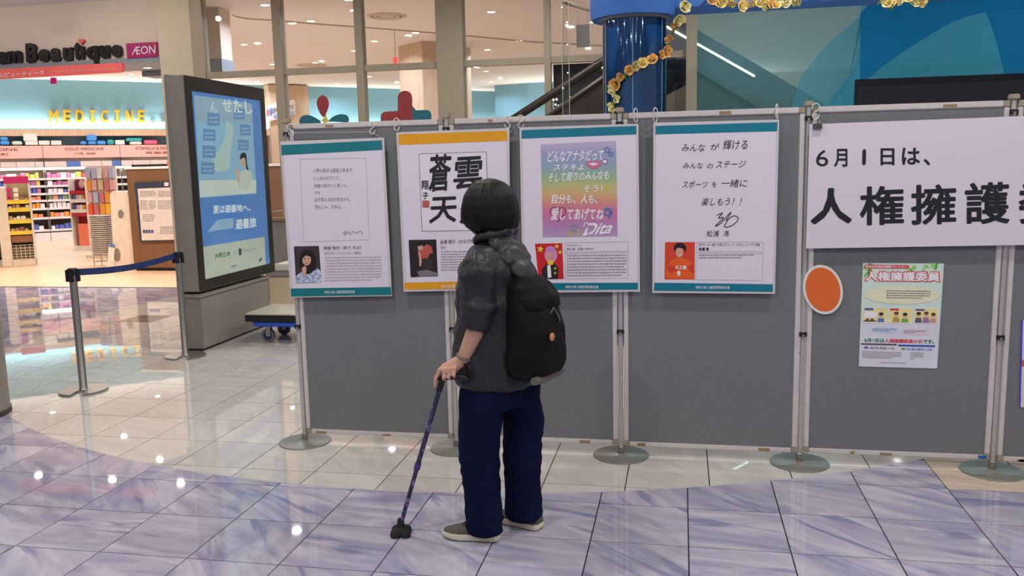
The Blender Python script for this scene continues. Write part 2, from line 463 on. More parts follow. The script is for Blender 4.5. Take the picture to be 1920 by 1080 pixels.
for i in range(-10, 14):
    for j in range(-3, 17):
        x0, y0 = -3.055 + 0.4 * i, 4.0 + 0.4 * j
        y1 = min(y0 + 0.4, SHOPY)
        if y1 - y0 < 0.03: continue
        full = [(x0 + G, y0 + G), (x0 + 0.4 - G, y0 + G), (x0 + 0.4 - G, y1 - G), (x0 + G, y1 - G)]
        p = clip_circle(full, True)
        if p and area2(p) > 0.0008:
            dark = x0 < dk.x < x0 + 0.4 and y0 < dk.y < y0 + 0.4
            cells.append((p, m_td if dark else m_tw, p == full and y1 == y0 + 0.4))
def seen_area(p):
    q = [to_px((x, y, 0)) for x, y in p]
    if min(a[2] for a in q) < 0.3: return 0
    cx, cy = sum(a[0] for a in q) / len(q), sum(a[1] for a in q) / len(q)
    if cx < -60 or cx > 1980 or cy > 1130: return 0
    X, Y = sum(a[0] for a in p) / len(p), sum(a[1] for a in p) / len(p)
    if Y > 4.75:
        xb = X * 4.46 / Y
        if xb > -2.1: return 0
    return area2([(a[0], a[1]) for a in q])
cells = [(seen_area(c[0]), *c) for c in cells]
cells.sort(key=lambda c: -c[0])
_fullme = {}
rest = {}
n_t = 0
for s, p, m, full in cells:
    if n_t < 296 and s > 30:
        n_t += 1
        cx, cy = (p[0][0] + p[2][0]) / 2, (p[0][1] + p[2][1]) / 2
        if full and m.name in _fullme:
            o = bpy.data.objects.new('tile', _fullme[m.name]); COL.objects.link(o); o.parent = floor
            o.location = Vector((cx, cy, 0)) - wm(floor).translation
            continue
        mb = MB(); n = len(p)
        mb.v = [Vector((x - cx, y - cy, -0.006)) for x, y in p] + [Vector((x - cx, y - cy, 0)) for x, y in p]
        mb.f = [tuple(range(n, 2 * n))] + [(a, (a + 1) % n, (a + 1) % n + n, a + n) for a in range(n)]
        o = mb.build('tile', m, None, origin=(0, 0, 0)); o.parent = floor; o.location = Vector((cx, cy, 0)) - wm(floor).translation
        if full: _fullme[m.name] = o.data
    else:
        rest.setdefault(m.name, (m, MB()))[1].add([(x, y, 0) for x, y in p], [tuple(range(len(p)))])
for m, mb in rest.values():
    mb.build('distant_tiles', m, floor, kind='stuff')
print('TILES', n_t, len(cells))

# shop floor: pale wood boards
m_sf = mat('pale_wood_vinyl', (232, 196, 158), 0.35, var=0.05, vs=3, stretch=(1, 7, 1))
sf = struct('floor', box(-24, 1, SHOPY + 0.03, 30, -0.06, 0.0), m_sf)
struct('trim_1', box(-24, -6.65, SHOPY, SHOPY + 0.03, -0.06, 0.004), mat('threshold_strip', (70, 58, 48), 0.4, 0.6))

# ------------------------------------------------------------------ shop back wall, running at an angle behind the shelves
W0 = Vector((-15.0, 18.24, 0)); WT = Vector((0.7547, 0.6561, 0)); WN = Vector((0.6561, -0.7547, 0))
WROT = Matrix(((WT.x, -WN.x, 0, W0.x), (WT.y, -WN.y, 0, W0.y), (0, 0, 1, 0), (0, 0, 0, 1)))   # local: u along the wall, v into the wall, z up
m_bluewall = mat('pale_blue_paint', (122, 172, 192), 0.7, var=0.02, vs=1.2)
m_woodpale = mat('pale_wood', (222, 190, 152), 0.45, var=0.10, vs=3.0, stretch=(9, 9, 0.7))
struct('wall_back', box(-9, 14, 0, 0.15, 0, CEIL).xf(WROT), m_bluewall)
struct('wall_back_right', MB().prism([(-5.2, 24.4, 0), (-4.2, 24.1, 0), (0.4, 24.0, 0), (0.4, 24.2, 0), (-4.2, 24.3, 0), (-5.2, 24.6, 0)], (0, 0, CEIL)), m_bluewall)
struct('wall_back_far', box(0.4, 9.0, 24.0, 24.2, 0, CEIL), m_ceil)
struct('trim_2', box(-9, 14, -0.34, 0, 2.47, 2.62).xf(WROT), m_woodpale)                     # wooden ledge that hides the cove lamp
def strip_light(M, u0, u1, v, z, power, col, up=True, size=0.05):
    L = bpy.data.lights.new('cove_lamp', 'AREA'); L.shape = 'RECTANGLE'; L.size = u1 - u0; L.size_y = size; L.energy = power; L.color = col
    o = bpy.data.objects.new('cove_lamp', L); COL.objects.link(o)
    R = Matrix.Rotation(pi, 4, 'X') if up else Matrix.Identity(4)
    o.matrix_world = M @ Matrix.Translation(((u0 + u1) / 2, v, z)) @ R
    return o
strip_light(WROT, -8, 5, -0.12, 2.64, 150, (1, 0.95, 0.85))
strip_light(WROT, 5, 13, -0.12, 2.64, 80, (1, 0.95, 0.85))
strip_light(Matrix.Identity(4), -4.6, 1.5, 23.8, 2.05, 130, (1, 0.95, 0.85))
struct('trim_3', box(-4.6, 1.5, 23.65, 24.0, 1.9, 2.02), m_woodpale)
struct('wall_left', box(-24, -23.8, SHOPY, 30, 0, CEIL), m_ceil)
# wood clad pillar inside the shop, and the wood pilaster on the back wall
m_woodclad = mat('wood_cladding', (208, 182, 152), 0.5, var=0.09, vs=2.5, stretch=(10, 10, 0.5))
q0, q1, q2 = at_z(747, 88, CEIL), at_z(790, 77, CEIL), at_z(850, 80, CEIL)
pil = MB().prism([(q0.x, q0.y, 0), (q1.x, q1.y, 0), (q2.x, q2.y, 0), (q2.x + 0.1, q2.y + 0.9, 0), (q0.x + 0.2, q0.y + 0.7, 0)], (0, 0, CEIL)).build('pillar', m_woodclad)
tag(pil, 'tall pale wood clad pillar inside the shop behind the red cross sticker', 'pillar')
pw = [at_p(498, 200, W0 + WN * 0.12, WN), at_p(572, 200, W0 + WN * 0.12, WN)]
u0, u1 = (pw[0] - W0).dot(WT), (pw[1] - W0).dot(WT)
pp = box(u0, u1, -0.5, 0, 0, 3.78).xf(WROT).build('pilaster', m_woodclad)
tag(pp, 'wood clad pilaster on the pale blue wall beside the dark signboard', 'pillar')
# ceiling groove and round air vents
gp = spline([(435, 26), (442, 31), (470, 36), (520, 39), (600, 46), (700, 53), (824, 63), (873, 67), (975, 77), (1020, 80), (1127, 86), (1250, 93)], 4)
gm = MB()
for a, b in zip(gp[:-1], gp[1:]):
    gm.add([at_z(a[0], a[1] - 0.9, CEIL - 0.004), at_z(b[0], b[1] - 0.9, CEIL - 0.004), at_z(b[0], b[1] + 0.9, CEIL - 0.004), at_z(a[0], a[1] + 0.9, CEIL - 0.004)], [(0, 1, 2, 3)])
struct('trim_4', gm, mat('ceiling_groove', (150, 128, 108), 0.8))
m_vent = mat('vent_grey', (196, 180, 164), 0.5); m_ventd = mat('vent_slot', (120, 104, 92), 0.7)
for (x, y, r, lab) in ((725, 30, 0.30, 'large round ceiling air vent behind the upper glass'), (585, 122, 0.33, 'farther round ceiling air vent above the wood pilaster')):
    p = at_z(x, y, CEIL)
    t = thing('air_vent', lab, 'vent', (p.x, p.y, CEIL))
    W = Matrix.Translation(p)
    for i, (a, b, mm) in enumerate(((1.0, 0.8, m_vent), (0.8, 0.68, m_ventd), (0.68, 0.5, m_vent), (0.5, 0.4, m_ventd), (0.4, 0.02, m_vent))):
        MB().lathe([(r * a, -0.004), (r * (a + b) / 2, -0.02 if mm is m_vent else -0.006), (r * b, -0.005)], 28, closed=False).xf(W).build('ring' if i < 4 else 'disc', mm, t, smooth=60)

# ------------------------------------------------------------------ shop front: fascia, glass wall
FY = 10.45
m_fascia = mat('fascia_paint', (216, 200, 184), 0.7, var=0.02, vs=1.0)
struct('wall_front', box(-24, -6.66, FY, FY + 0.18, 3.05, CEIL), m_fascia)
m_soff = mat('soffit_grey', (140, 148, 156), 0.5)
struct('trim_5', box(-24, -6.66, FY - 0.02, FY + 0.8, 2.985, 3.05), m_soff)
for x in (-14.6, -13.35, -12.1, -10.85, -9.59, -8.33, -7.2):
    downlight(x, FY + 0.5, 2.985, SOFFIT_W, (1.0, 0.84, 0.70), m_lamp_shop, 'small downlight in the grey lintel over the shop entrance', group='entrance lintel downlights', r=0.8)
m_panel = mat('beige_panel', (214, 200, 174), 0.6, var=0.02)
struct('wall_pier', box(-6.65, -6.19, FY - 0.05, FY + 0.25, 0, CEIL), m_panel)
m_mull = mat('greige_aluminium', (172, 160, 136), 0.5, 0.0, var=0.03)
m_pane = glass('shop_glass', (0.97, 0.98, 0.97), 0.6)
win = tag(thing('window_1', None, None, (-3.0, FY, 0)), kind='structure')
MULL = [(-6.19, -6.02), (-5.06, -4.945), (-3.972, -3.874), (-2.917, -2.589), (-1.605, -1.53), (0.053, 0.175)]
for i, (a, b) in enumerate(MULL):
    box(a, b, FY - (0.10 if i in (3, 5) else 0.05), FY + 0.08, 0, CEIL).build('mullion', m_mull, win)
for (a, b) in zip(MULL[:-1], MULL[1:]):
    box(a[1], b[0], FY - 0.03, FY + 0.05, 2.745, 2.822).build('transom', m_mull, win)
    box(a[1], b[0], FY - 0.005, FY + 0.005, 2.822, CEIL - 0.001).build('pane', m_pane, win)
    box(a[1], b[0], FY - 0.005, FY + 0.005, 0.08, 2.745).build('pane', m_pane, win)
    box(a[1], b[0], FY - 0.03, FY + 0.05, 0.0, 0.08).build('sill_rail', m_mull, win)
# ------------------------------------------------------------------ display boards on round footed posts
BY = 4.462
POSTX = [-2.116, -1.214, -0.306, 0.608, 1.519, 2.432]
m_enamel = mat('board_frame_enamel', (205, 198, 196), 0.4, 0.1, var=0.04, vs=25)
m_felt = mat('grey_felt', (116, 117, 120), 0.95, var=0.07, vs=160, bump=0.3, bs=500)
m_corner = mat('corner_plastic', (158, 146, 124), 0.5, var=0.05)
m_pole = mat('post_aluminium', (192, 186, 182), 0.35, 0.45, var=0.05, vs=20)
m_base = mat('foot_steel', (132, 132, 124), 0.35, 0.35, var=0.08, vs=6)
m_blk = mat('black_plastic', (24, 24, 26), 0.45, var=0.1)
m_steel = mat('brushed_steel', (168, 164, 158), 0.3, 0.9, var=0.05, vs=30)
m_rust = mat('worn_mark', (150, 122, 92), 0.8, var=0.2, vs=60)
pl = ['grey felt display board at the open end, bearing the faint handwritten poster',
      'grey felt display board behind the person with the cane',
      'grey felt display board between the rainbow poster and the calligraphy poster posts',
      'grey felt display board behind the handwritten sports poster',
      'grey felt display board carrying the big banner and the small flyer',
      'grey felt display board cut off by the frame beside the banner']
pl[2] = 'grey felt display board under the sports poster, third post to fourth post'
pl = ['grey felt display board at the open end, bearing the faintly written poster',
      'grey felt display board directly behind the person, bearing the calligraphy poster',
      'grey felt display board bearing the white sheet with the orange player portrait',
      'grey felt display board bearing the banner start and the small flyer',
      'grey felt display board cut off by the picture edge beyond the banner']
for i in range(5):
    a, b = POSTX[i] + 0.017, POSTX[i + 1] - 0.017
    t = thing('display_panel', pl[i], 'display board', ((a + b) / 2, BY, 0.055), group='display boards in a row')
    z0, z1 = 0.055 + 0.004 * (i % 2), 1.80
    y0, y1 = BY - 0.014, BY + 0.014
    box(a + 0.02, b - 0.02, BY - 0.009, BY + 0.009, z0 + 0.015, z1 - 0.015).build('felt_board', m_felt, t)
    box(a, a + 0.024, y0, y1, z0 + 0.03, z1 - 0.03).build('side_rail', m_enamel, t, bevel=0.003)
    box(b - 0.024, b, y0, y1, z0 + 0.03, z1 - 0.03).build('side_rail', m_enamel, t, bevel=0.003)
    box(a + 0.026, b - 0.026, y0, y1, z1 - 0.03, z1).build('top_rail', m_enamel, t, bevel=0.004)
    box(a + 0.026, b - 0.026, y0, y1, z0, z0 + 0.026).build('bottom_rail', m_enamel, t, bevel=0.004)
    for (cx0, cx1) in ((a, a + 0.027), (b - 0.027, b)):
        for (cz0, cz1) in ((z0, z0 + 0.03), (z1 - 0.03, z1)):
            box(cx0, cx1, y0 - 0.0015, y1 + 0.0015, cz0, cz1).build('corner_cap', m_corner, t, bevel=0.003)
    # scuffs on the rails
    rnd = random.Random(i + 3)
    for k in range(3):
        x = rnd.uniform(a + 0.05, b - 0.15); w = rnd.uniform(0.02, 0.07)
        zz = z0 + 0.003 if k else z1 - 0.024
        box(x, x + w, y0 - 0.0006, y0 + 0.001, zz, zz + rnd.uniform(0.01, 0.018)).build('scuff', m_rust, t)
pl2 = ['round footed board post at the open end beside the hand cart',
       'round footed board post hidden behind the standing person',
       'round footed board post below the rainbow poster',
       'round footed board post beside the orange oval card',
       'round footed board post behind the banner near the picture edge',
       'round footed board post beyond the picture edge']
for i, x in enumerate(POSTX):
    t = thing('board_post', pl2[i], 'post', (x, BY - 0.005, 0), group='board posts')
    W = Matrix.Translation((x, BY - 0.005, 0))
    MB().lathe([(0.146, 0), (0.148, 0.003), (0.146, 0.007), (0.03, 0.012), (0.026, 0.014)], 48).xf(W).build('foot_disc', m_base, t, smooth=35)
    MB().lathe([(0.0185, 0.012), (0.0185, 0.052), (0.016, 0.055)], 20).xf(W).build('collar', m_steel, t, smooth=35)
    MB().lathe([(0.0125, 0.05), (0.0125, 1.80)], 16).xf(W).build('pole', m_pole, t, smooth=35)
    box(x - 0.021, x + 0.021, BY - 0.024, BY + 0.016, 1.803, 1.828).build('top_cap', m_corner, t, bevel=0.004)
    for z in (0.665, 1.735):
        c = box(x - 0.018, x + 0.018, BY - 0.022, BY + 0.01, z, z + 0.022).build('clamp', m_blk, t, bevel=0.002)
        box(x - 0.006, x + 0.006, BY - 0.026, BY - 0.0215, z - 0.008, z + 0.012).build('clamp_lever', m_steel, c)
# blue tape on the last post
p = at_y(1842, 857, BY - 0.016)
tag(box(p.x - 0.018, p.x + 0.018, BY - 0.0175, BY - 0.0145, p.z - 0.008, p.z + 0.008).build('tape_strip', mat('blue_tape', (20, 104, 168), 0.6)), 'small strip of blue tape at the foot of the last post', 'tape')

# ------------------------------------------------------------------ hooks
m_hook = mat('white_wire', (226, 222, 214), 0.35)
def s_hook(x, ztop, y, h, label, flip=1, turn=0.0, w=0.016):
    pts = []
    r = h * 0.27
    for i in range(9): a = pi * (1.15 - i / 8 * 1.15); pts.append((r * cos(a) * 0.9, h - r + r * sin(a)))
    pts = [(-r * 0.9, h - r * 1.3)] + [(r * 0.9 * cos(pi - i / 8 * pi), h - r + r * sin(pi - i / 8 * pi)) for i in range(9)]
    pts += [(-r * 0.9 * cos(pi - i / 8 * pi), r - r * sin(pi - i / 8 * pi)) for i in range(9)][::1][0:0]
    pts += [(r * 0.55, h * 0.56), (-r * 0.1, h * 0.47)]
    pts += [(-0.0 - r * 0.8 * cos(i / 8 * pi) * 1.0, r - r * sin(i / 8 * pi)) for i in range(0, 9)]
    pts += [(r * 0.8, r * 1.25)]
    c, s = cos(turn), sin(turn)
    P3 = [(x + flip * u * c, y + flip * u * s, ztop - h + v) for u, v in pts]
    o = MB().tube(P3, 0.0024, 7).build('s_hook', m_hook, smooth=60)
    return tag(o, label, 's hook', 'white hooks over the top rails')
HY = BY - 0.026
for (px, py, lab, fl, h, tn) in [
    (545, 232, 'white wire hook at the outer corner of the faint poster string', -1, 0.066, 0.3),
    (697, 228, 'white wire hook at the inner end of the faint poster string', 1, 0.066, 0.2),
    (743, 222, 'white wire hook over the outer corner of the calligraphy poster', 1, 0.064, 0.3),
    (951, 216, 'white wire hook over the inner corner of the calligraphy poster', -1, 0.066, 0.2),
    (976, 216, 'white wire hook over the outer corner of the rainbow poster', 1, 0.066, 0.1),
    (1192, 203, 'white wire hook at the top corner of the rainbow poster by the post', -1, 0.070, 1.1),
    (1229, 202, 'white wire hook at the outer corner of the handwritten sports poster', -1, 0.072, 1.0),
    (1457, 195, 'white wire hook at the inner corner of the handwritten sports poster', 1, 0.072, 1.2),
    (1530, 194, 'white wire hook holding the black clip of the banner', 1, 0.075, 0.15)]:
    p = at_y(px, py, HY)
    s_hook(p.x, p.z, HY, h, lab, fl, tn)
# string from which the first poster hangs
a, b, c = at_y(549, 249, HY), at_y(695, 247, HY), at_y(716, 259, 4.42)
tag(MB().tube([a, (a + b) / 2 - Vector((0, 0, 0.001)), b, c], 0.0011, 5).build('string', mat('white_string', (200, 192, 180), 0.8)), 'thin white string stretched between two hooks above the faint poster', 'string')
# binder clip of the banner
p = at_y(1533, 236, 4.415)
t = thing('binder_clip', 'black binder clip on the top corner of the white banner', 'clip', p)
x, z = p.x, p.z
MB().prism([(x - 0.02, 4.405, z - 0.014), (x - 0.02, 4.428, z - 0.014), (x - 0.02, 4.42, z + 0.01), (x - 0.02, 4.413, z + 0.01)], (0.04, 0, 0)).build('clip_body', m_blk, t)
for yy in (4.404,):
    MB().tube([(x - 0.012, yy, z - 0.012), (x - 0.006, yy - 0.002, z + 0.012), (x - 0.005, yy + 0.004, z + 0.03), (x + 0.005, yy + 0.004, z + 0.03), (x + 0.006, yy - 0.002, z + 0.012), (x + 0.012, yy, z - 0.012)], 0.0012, 5).build('wire_handle', m_steel, t)
# ------------------------------------------------------------------ posters
PP = PY(4.421, 0.0006)
m_lam = mat('laminate_edge', (206, 200, 202), 0.25, var=0.02, coat=0.4)
m_paper = mat('poster_paper', (222, 214, 228), 0.35, var=0.012, vs=3, coat=0.25)
m_teal = mat('teal_print', (22, 118, 128), 0.3, var=0.03, coat=0.3)
m_teal2 = mat('blue_teal_print', (14, 118, 142), 0.3, var=0.03, coat=0.3)
m_orange = mat('orange_print', (226, 158, 24), 0.3, var=0.03, coat=0.3)
m_ink = mat('black_ink', (22, 22, 26), 0.5, var=0.1)
m_grey = mat('grey_ink', (120, 114, 124), 0.5); m_pale = mat('pale_ink', (176, 170, 180), 0.5)
m_whiteink = mat('white_ink', (236, 234, 238), 0.4); m_skin = mat('print_skin', (205, 160, 138), 0.5)
m_dk = mat('print_dark', (34, 28, 34), 0.5); m_red = mat('print_red', (200, 30, 36), 0.45)
m_mid = mat('print_grey_text', (150, 144, 154), 0.5)
def poster(name, label, cat, corners, P=PP, inset=5, grp=None, m_sheet=None, thick=0.0015):
    tl, tr, br, bl = corners
    base = (P(*bl) + P(*br)) / 2
    t = thing(name, label, cat, base, group=grp)
    MB().prism([P(*c) for c in corners], -P.n * thick).build('sheet' if m_sheet else 'laminate', m_sheet or m_lam, t)
    if not m_sheet:
        cx, cy = sum(c[0] for c in corners) / 4, sum(c[1] for c in corners) / 4
        inn = [(x + (inset if x < cx else -inset), y + (inset if y < cy else -inset)) for x, y in corners]
        flat('paper', P, inn, m_paper, t, 1)
    return t
def q(corners, u0, v0, u1, v1):
    """a sub-rectangle of a poster in fractions from the top-left corner"""
    tl, tr, br, bl = corners
    def f(u, v): return ((1 - v) * ((1 - u) * tl[0] + u * tr[0]) + v * ((1 - u) * bl[0] + u * br[0]), (1 - v) * ((1 - u) * tl[1] + u * tr[1]) + v * ((1 - u) * bl[1] + u * br[1]))
    return [f(u0, v0), f(u1, v0), f(u1, v1), f(u0, v1)]
class PQ:                                        # poster coordinates in fractions -> plane
    def __init__(s, P, corners): s.P, s.c, s.n = P, corners, P.n
    def __call__(s, u, v, k=0):
        x, y = q(s.c, u, v, u, v)[0]; return s.P(x, y, k)
def outline(P, quad, w, m, parent, k=2, name='border_line'):
    mb = MB(); n = len(quad)
    cx, cy = sum(p[0] for p in quad) / n, sum(p[1] for p in quad) / n
    inn = [(x + (w if x < cx else -w), y + (w if y < cy else -w)) for x, y in quad]
    mb.add([P(*p, k) for p in quad] + [P(*p, k) for p in inn], [(i, (i + 1) % n, (i + 1) % n + n, i + n) for i in range(n)])
    return mb.build(name, m, parent)
GP = 'laminated posters hung on the boards'
# 1 --- faint poster
c1 = [(525, 265), (720, 258), (735, 555), (545, 558)]
t = poster('laminated_poster', 'laminated poster with faint grey writing and a portrait of a dark-haired woman', 'poster', c1, grp=GP)
flat('header_band', PP, [(527, 272), (716, 263), (717, 281), (528, 291)], m_teal, t, 2)
flat('footer_band', PP, [(545, 541), (733, 538), (734, 553), (546, 556)], m_teal, t, 2)
outline(PP, [(562, 298), (686, 296), (693, 450), (569, 454)], 0.7, m_pale, t)
for s, x0, y0, x1, y1 in [('小学３年から高校３年まで', 587, 316, 660, 324), ('いじめられていて。', 588, 331, 637, 338), ('何度も死のうと思った。', 589, 345, 652, 352), ('でも', 590, 359, 600, 365), ('必ず笑える日が来るから。', 590, 371, 657, 378), ('死んじゃ、だめよ。', 591, 385, 641, 392)]:
    text(s, PP, [(x0, y0), (x1, y0 - 1), (x1, y1 - 1), (x0, y1)], m_grey, t, 'handwriting', 3)
stroke(PP, spline([(642, 438), (648, 433), (646, 441), (654, 434), (656, 440), (662, 434), (668, 437), (676, 433), (680, 440)], 4), 0.9, 3).build('signature', m_grey, t)
ph = flat('portrait_photo', PP, [(551, 462), (598, 461), (603, 530), (555, 531)], mat('print_dusk', (58, 48, 52), 0.5), t, 2)
m_hairp = mat('print_hair', (26, 18, 20), 0.5); m_blouse = mat('print_blouse', (176, 188, 220), 0.5, var=0.6, vs=55); 
flat('blouse', PP, [(555, 530), (555, 518), (563, 511), (573, 508), (588, 508), (596, 503), (602, 510), (603, 530)], m_blouse, ph, 3)
flat('hair', PP, ell(577, 491, 16, 23, 18), m_hairp, ph, 4); flat('fringe', PP, spline([(565, 488), (566, 477), (574, 472), (583, 476), (586, 490), (582, 482), (573, 479), (565, 488)], 3)[:-1], m_hairp, ph, 6.5)
flat('face', PP, ell(575, 487, 8.2, 11, 18), m_skin, ph, 5)
flat('hand', PP, [(566, 502), (572, 498), (575, 503), (573, 518), (567, 518)], m_skin, ph, 6)
stroke(PP, [(572, 493), (575, 494.5), (578, 493)], 1.2, 7).build('mouth', m_red, ph)
for ex in (571.5, 578): flat('eye', PP, ell(ex, 485, 1.5, 0.8, 8), m_dk, ph, 7)
text('阿部 知代（あべ ちよ）', PP, [(607, 462), (677, 460), (677, 467), (607, 469)], m_grey, t, 'name_line', 3, bold=0.02)
text('株式会社フジテレビジョン 報道局', PP, [(608, 472), (677, 471), (677, 477), (608, 478)], m_mid, t, 'title_line', 3)
lines(PP, 609, 482, 716, 530, 9, m_pale, t, 0.5, slope=-0.012)
text('神奈川県人権啓発推進会議', PP, [(608, 545), (665, 544), (665, 550), (608, 551)], m_whiteink, t, 'footer_text', 3)
# 2 --- calligraphy poster
c2 = [(743, 248), (955, 240), (957, 543), (757, 547)]
t = poster('laminated_poster', 'laminated poster with bold brush calligraphy and orange bands', 'poster', c2, grp=GP)
flat('header_band', PP, [(747, 252), (950, 245), (951, 264), (748, 272)], m_orange, t, 2)
flat('footer_band', PP, [(758, 530), (955, 526), (955, 540), (759, 543)], m_orange, t, 2)
cal = flat('calligraphy_sheet', PP, [(785, 288), (912, 284), (917, 432), (791, 434)], mat('calligraphy_paper', (224, 218, 228), 0.5, var=0.02), t, 2)
outline(PP, [(785, 288), (912, 284), (917, 432), (791, 434)], 0.9, m_grey, t, 3)
m_brush = mat('brush_ink', (30, 28, 34), 0.6, var=0.4, vs=60)
for s, qd in [('蒼', [(804, 290), (845, 288), (845, 357), (805, 360)]), ('天', [(805, 370), (856, 368), (858, 416), (807, 419)]), ('雲', [(850, 295), (903, 292), (906, 352), (852, 356)]), ('外', [(862, 366), (908, 364), (910, 418), (864, 420)])]:
    text(s, PP, qd, m_brush, cal, 'brush_character', 4, bold=0.02, shear=0.12, res=2)
text('翔', PP, (790, 338, 803, 355), m_brush, cal, 'brush_character', 4, bold=0.02)
text('子', PP, (792, 361, 803, 373), m_brush, cal, 'brush_character', 4, bold=0.02)
sl = flat('seal_stamp', PP, rect(792, 376, 805, 389), mat('seal_red', (182, 96, 84), 0.6, var=0.3, vs=90), cal, 4)
ph = flat('portrait_photo', PP, [(766, 450), (818, 449), (821, 518), (770, 520)], m_dk, t, 2)
m_pinkred = mat('print_coral', (190, 84, 76), 0.5); m_gr = mat('print_midgrey', (120, 116, 120), 0.5)
flat('paper_floor', PP, [(782, 509), (800, 505), (820, 512), (820, 517), (786, 519)], m_gr, ph, 3)
flat('dark_skirt', PP, [(790, 482), (806, 480), (812, 505), (792, 507)], mat('print_brown', (52, 40, 40), 0.5), ph, 3)
flat('coral_top', PP, [(783, 470), (790, 464), (801, 458), (809, 462), (812, 474), (806, 476), (802, 484), (792, 485), (788, 480)], m_pinkred, ph, 4)
flat('arm', PP, [(784, 472), (788, 474), (791, 490), (789, 500), (786, 498), (786, 486)], m_skin, ph, 5)
flat('head', PP, ell(788, 464, 5, 6, 14), m_skin, ph, 5)
flat('hair', PP, [(782, 462), (783, 455), (788, 452), (795, 454), (796, 461), (790, 460)], m_hairp, ph, 6)
text('金澤 翔子（かなざわ しょうこ）', PP, [(825, 450), (920, 447), (920, 455), (825, 458)], m_grey, t, 'name_line', 3, bold=0.02)
text('書家', PP, (826, 461, 836, 467), m_mid, t, 'title_line', 3)
lines(PP, 827, 471, 940, 510, 8, m_mid, t, 0.5, slope=-0.012)
text('神奈川県人権啓発推進会議', PP, [(826, 534), (880, 533), (880, 539), (826, 540)], m_whiteink, t, 'footer_text', 3)
# 3 --- rainbow poster
c3 = [(974, 239), (1197, 232), (1200, 547), (980, 549)]
t = poster('laminated_poster', 'laminated poster with white brush writing on a rainbow gradient', 'poster', c3, grp=GP)
flat('header_band', PP, [(978, 244), (1193, 236), (1193, 252), (978, 260)], m_teal2, t, 2)
flat('footer_band', PP, [(982, 531), (1196, 530), (1196, 543), (982, 544)], m_teal2, t, 2)
def rainbow():
    m = bpy.data.materials.new('rainbow_print'); m.use_nodes = True; nt = m.node_tree
    tc = nt.nodes.new('ShaderNodeTexCoord'); sp = nt.nodes.new('ShaderNodeSeparateXYZ'); rp = nt.nodes.new('ShaderNodeValToRGB')
    nz = nt.nodes.new('ShaderNodeTexNoise'); nz.inputs['Scale'].default_value = 4; ad = nt.nodes.new('ShaderNodeMath'); ad.operation = 'MULTIPLY_ADD'; ad.inputs[1].default_value = 0.08
    nt.links.new(tc.outputs['Generated'], sp.inputs[0]); nt.links.new(tc.outputs['Generated'], nz.inputs['Vector'])
    nt.links.new(nz.outputs['Fac'], ad.inputs[0]); nt.links.new(sp.outputs['Z'], ad.inputs[2]); nt.links.new(ad.outputs[0], rp.inputs[0])
    b = nt.nodes['Principled BSDF']; nt.links.new(rp.outputs[0], b.inputs['Base Color']); b.inputs['Roughness'].default_value = 0.35; b.inputs['Coat Weight'].default_value = 0.25
    st = [(0.04, (176, 142, 196)), (0.18, (182, 110, 176)), (0.32, (214, 96, 140)), (0.42, (222, 132, 108)), (0.50, (216, 170, 104)), (0.58, (190, 186, 106)), (0.68, (140, 180, 130)), (0.80, (128, 158, 190)), (0.92, (150, 150, 204)), (1.0, (182, 170, 208))]
    e = rp.color_ramp.elements
    while len(e) < len(st): e.new(0.5)
    for el, (p, c) in zip(e, st): el.position = p; el.color = (*[lin(v * 0.76 + 186 * 0.24) for v in c], 1)
    return m
rb = flat('rainbow_print', PP, [(1014, 271), (1155, 264), (1158, 443), (1018, 445)], rainbow(), t, 2)
for s, x0, y0, x1, y1, d in [('どんなアナタだって', 1027, 283, 1132, 304, 3), ('ステキよ', 1038, 308, 1096, 320, 1), ('そして周りのみんなも', 1028, 325, 1142, 342, 5), ('そう！', 1094, 347, 1130, 360, 0), ('自分も、人も、', 1035, 364, 1121, 382, 0), ('愛してあげてね', 1034, 390, 1132, 413, 0)]:
    text(s, PP, [(x0, y0), (x1, y0 - d), (x1, y1 - d), (x0, y1)], m_whiteink, rb, 'brush_line', 4, bold=0.022, shear=0.03, res=2)
text('Dita', PP, [(1098, 419), (1150, 415), (1150, 437), (1098, 442)], m_whiteink, rb, 'signature', 4, bold=0.02, shear=0.25)
stroke(PP, spline([(1094, 424), (1099, 417), (1104, 424), (1098, 432), (1104, 440)], 4), 1.8, 4).build('signature_flourish', m_whiteink, rb)
m_pinkm = mat('print_pink', (206, 110, 150), 0.5); m_violet = mat('print_violet', (150, 60, 120), 0.5); m_bluem = mat('print_blue', (70, 120, 178), 0.5); m_yel = mat('print_yellow', (226, 200, 70), 0.5); m_grn = mat('print_green', (86, 168, 150), 0.5)
lp = flat('lips_drawing', PP, spline([(1098, 307), (1105, 301), (1112, 303), (1120, 301), (1128, 307), (1120, 315), (1112, 317), (1104, 314), (1098, 307)], 3)[:-1], m_pinkm, rb, 4)
flat('teeth', PP, [(1103, 307), (1112, 305), (1123, 307), (1112, 311)], m_whiteink, lp, 5)
flat('heart_drawing', PP, heart(1134, 303, 6), m_violet, rb, 4); flat('heart_drawing', PP, heart(1134, 303, 4.3), m_whiteink, rb, 5)
hh = heart(1046, 400, 15); 
stroke(PP, hh + [hh[0]], 2.2, 3).build('heart_outline', m_violet, rb)
for x, y, r, mm in [(1138, 281, 7, m_bluem), (1145, 289, 6, m_bluem), (1075, 428, 9, m_grn), (1069, 438, 6, m_yel), (1083, 436, 7, m_yel), (1137, 350, 5, m_yel)]:
    s2 = star(x, y, r); stroke(PP, s2 + [s2[0]], 1.6, 4).build('star_outline', mm, rb)
stroke(PP, spline([(1133, 392), (1141, 390), (1146, 396), (1140, 404), (1133, 400), (1137, 393), (1147, 400), (1140, 410)], 3), 2.6, 4).build('blue_rose_drawing', m_bluem, rb)
ph = flat('portrait_photo', PP, [(1003, 457), (1054, 456), (1057, 523), (1010, 524)], m_red, t, 2)
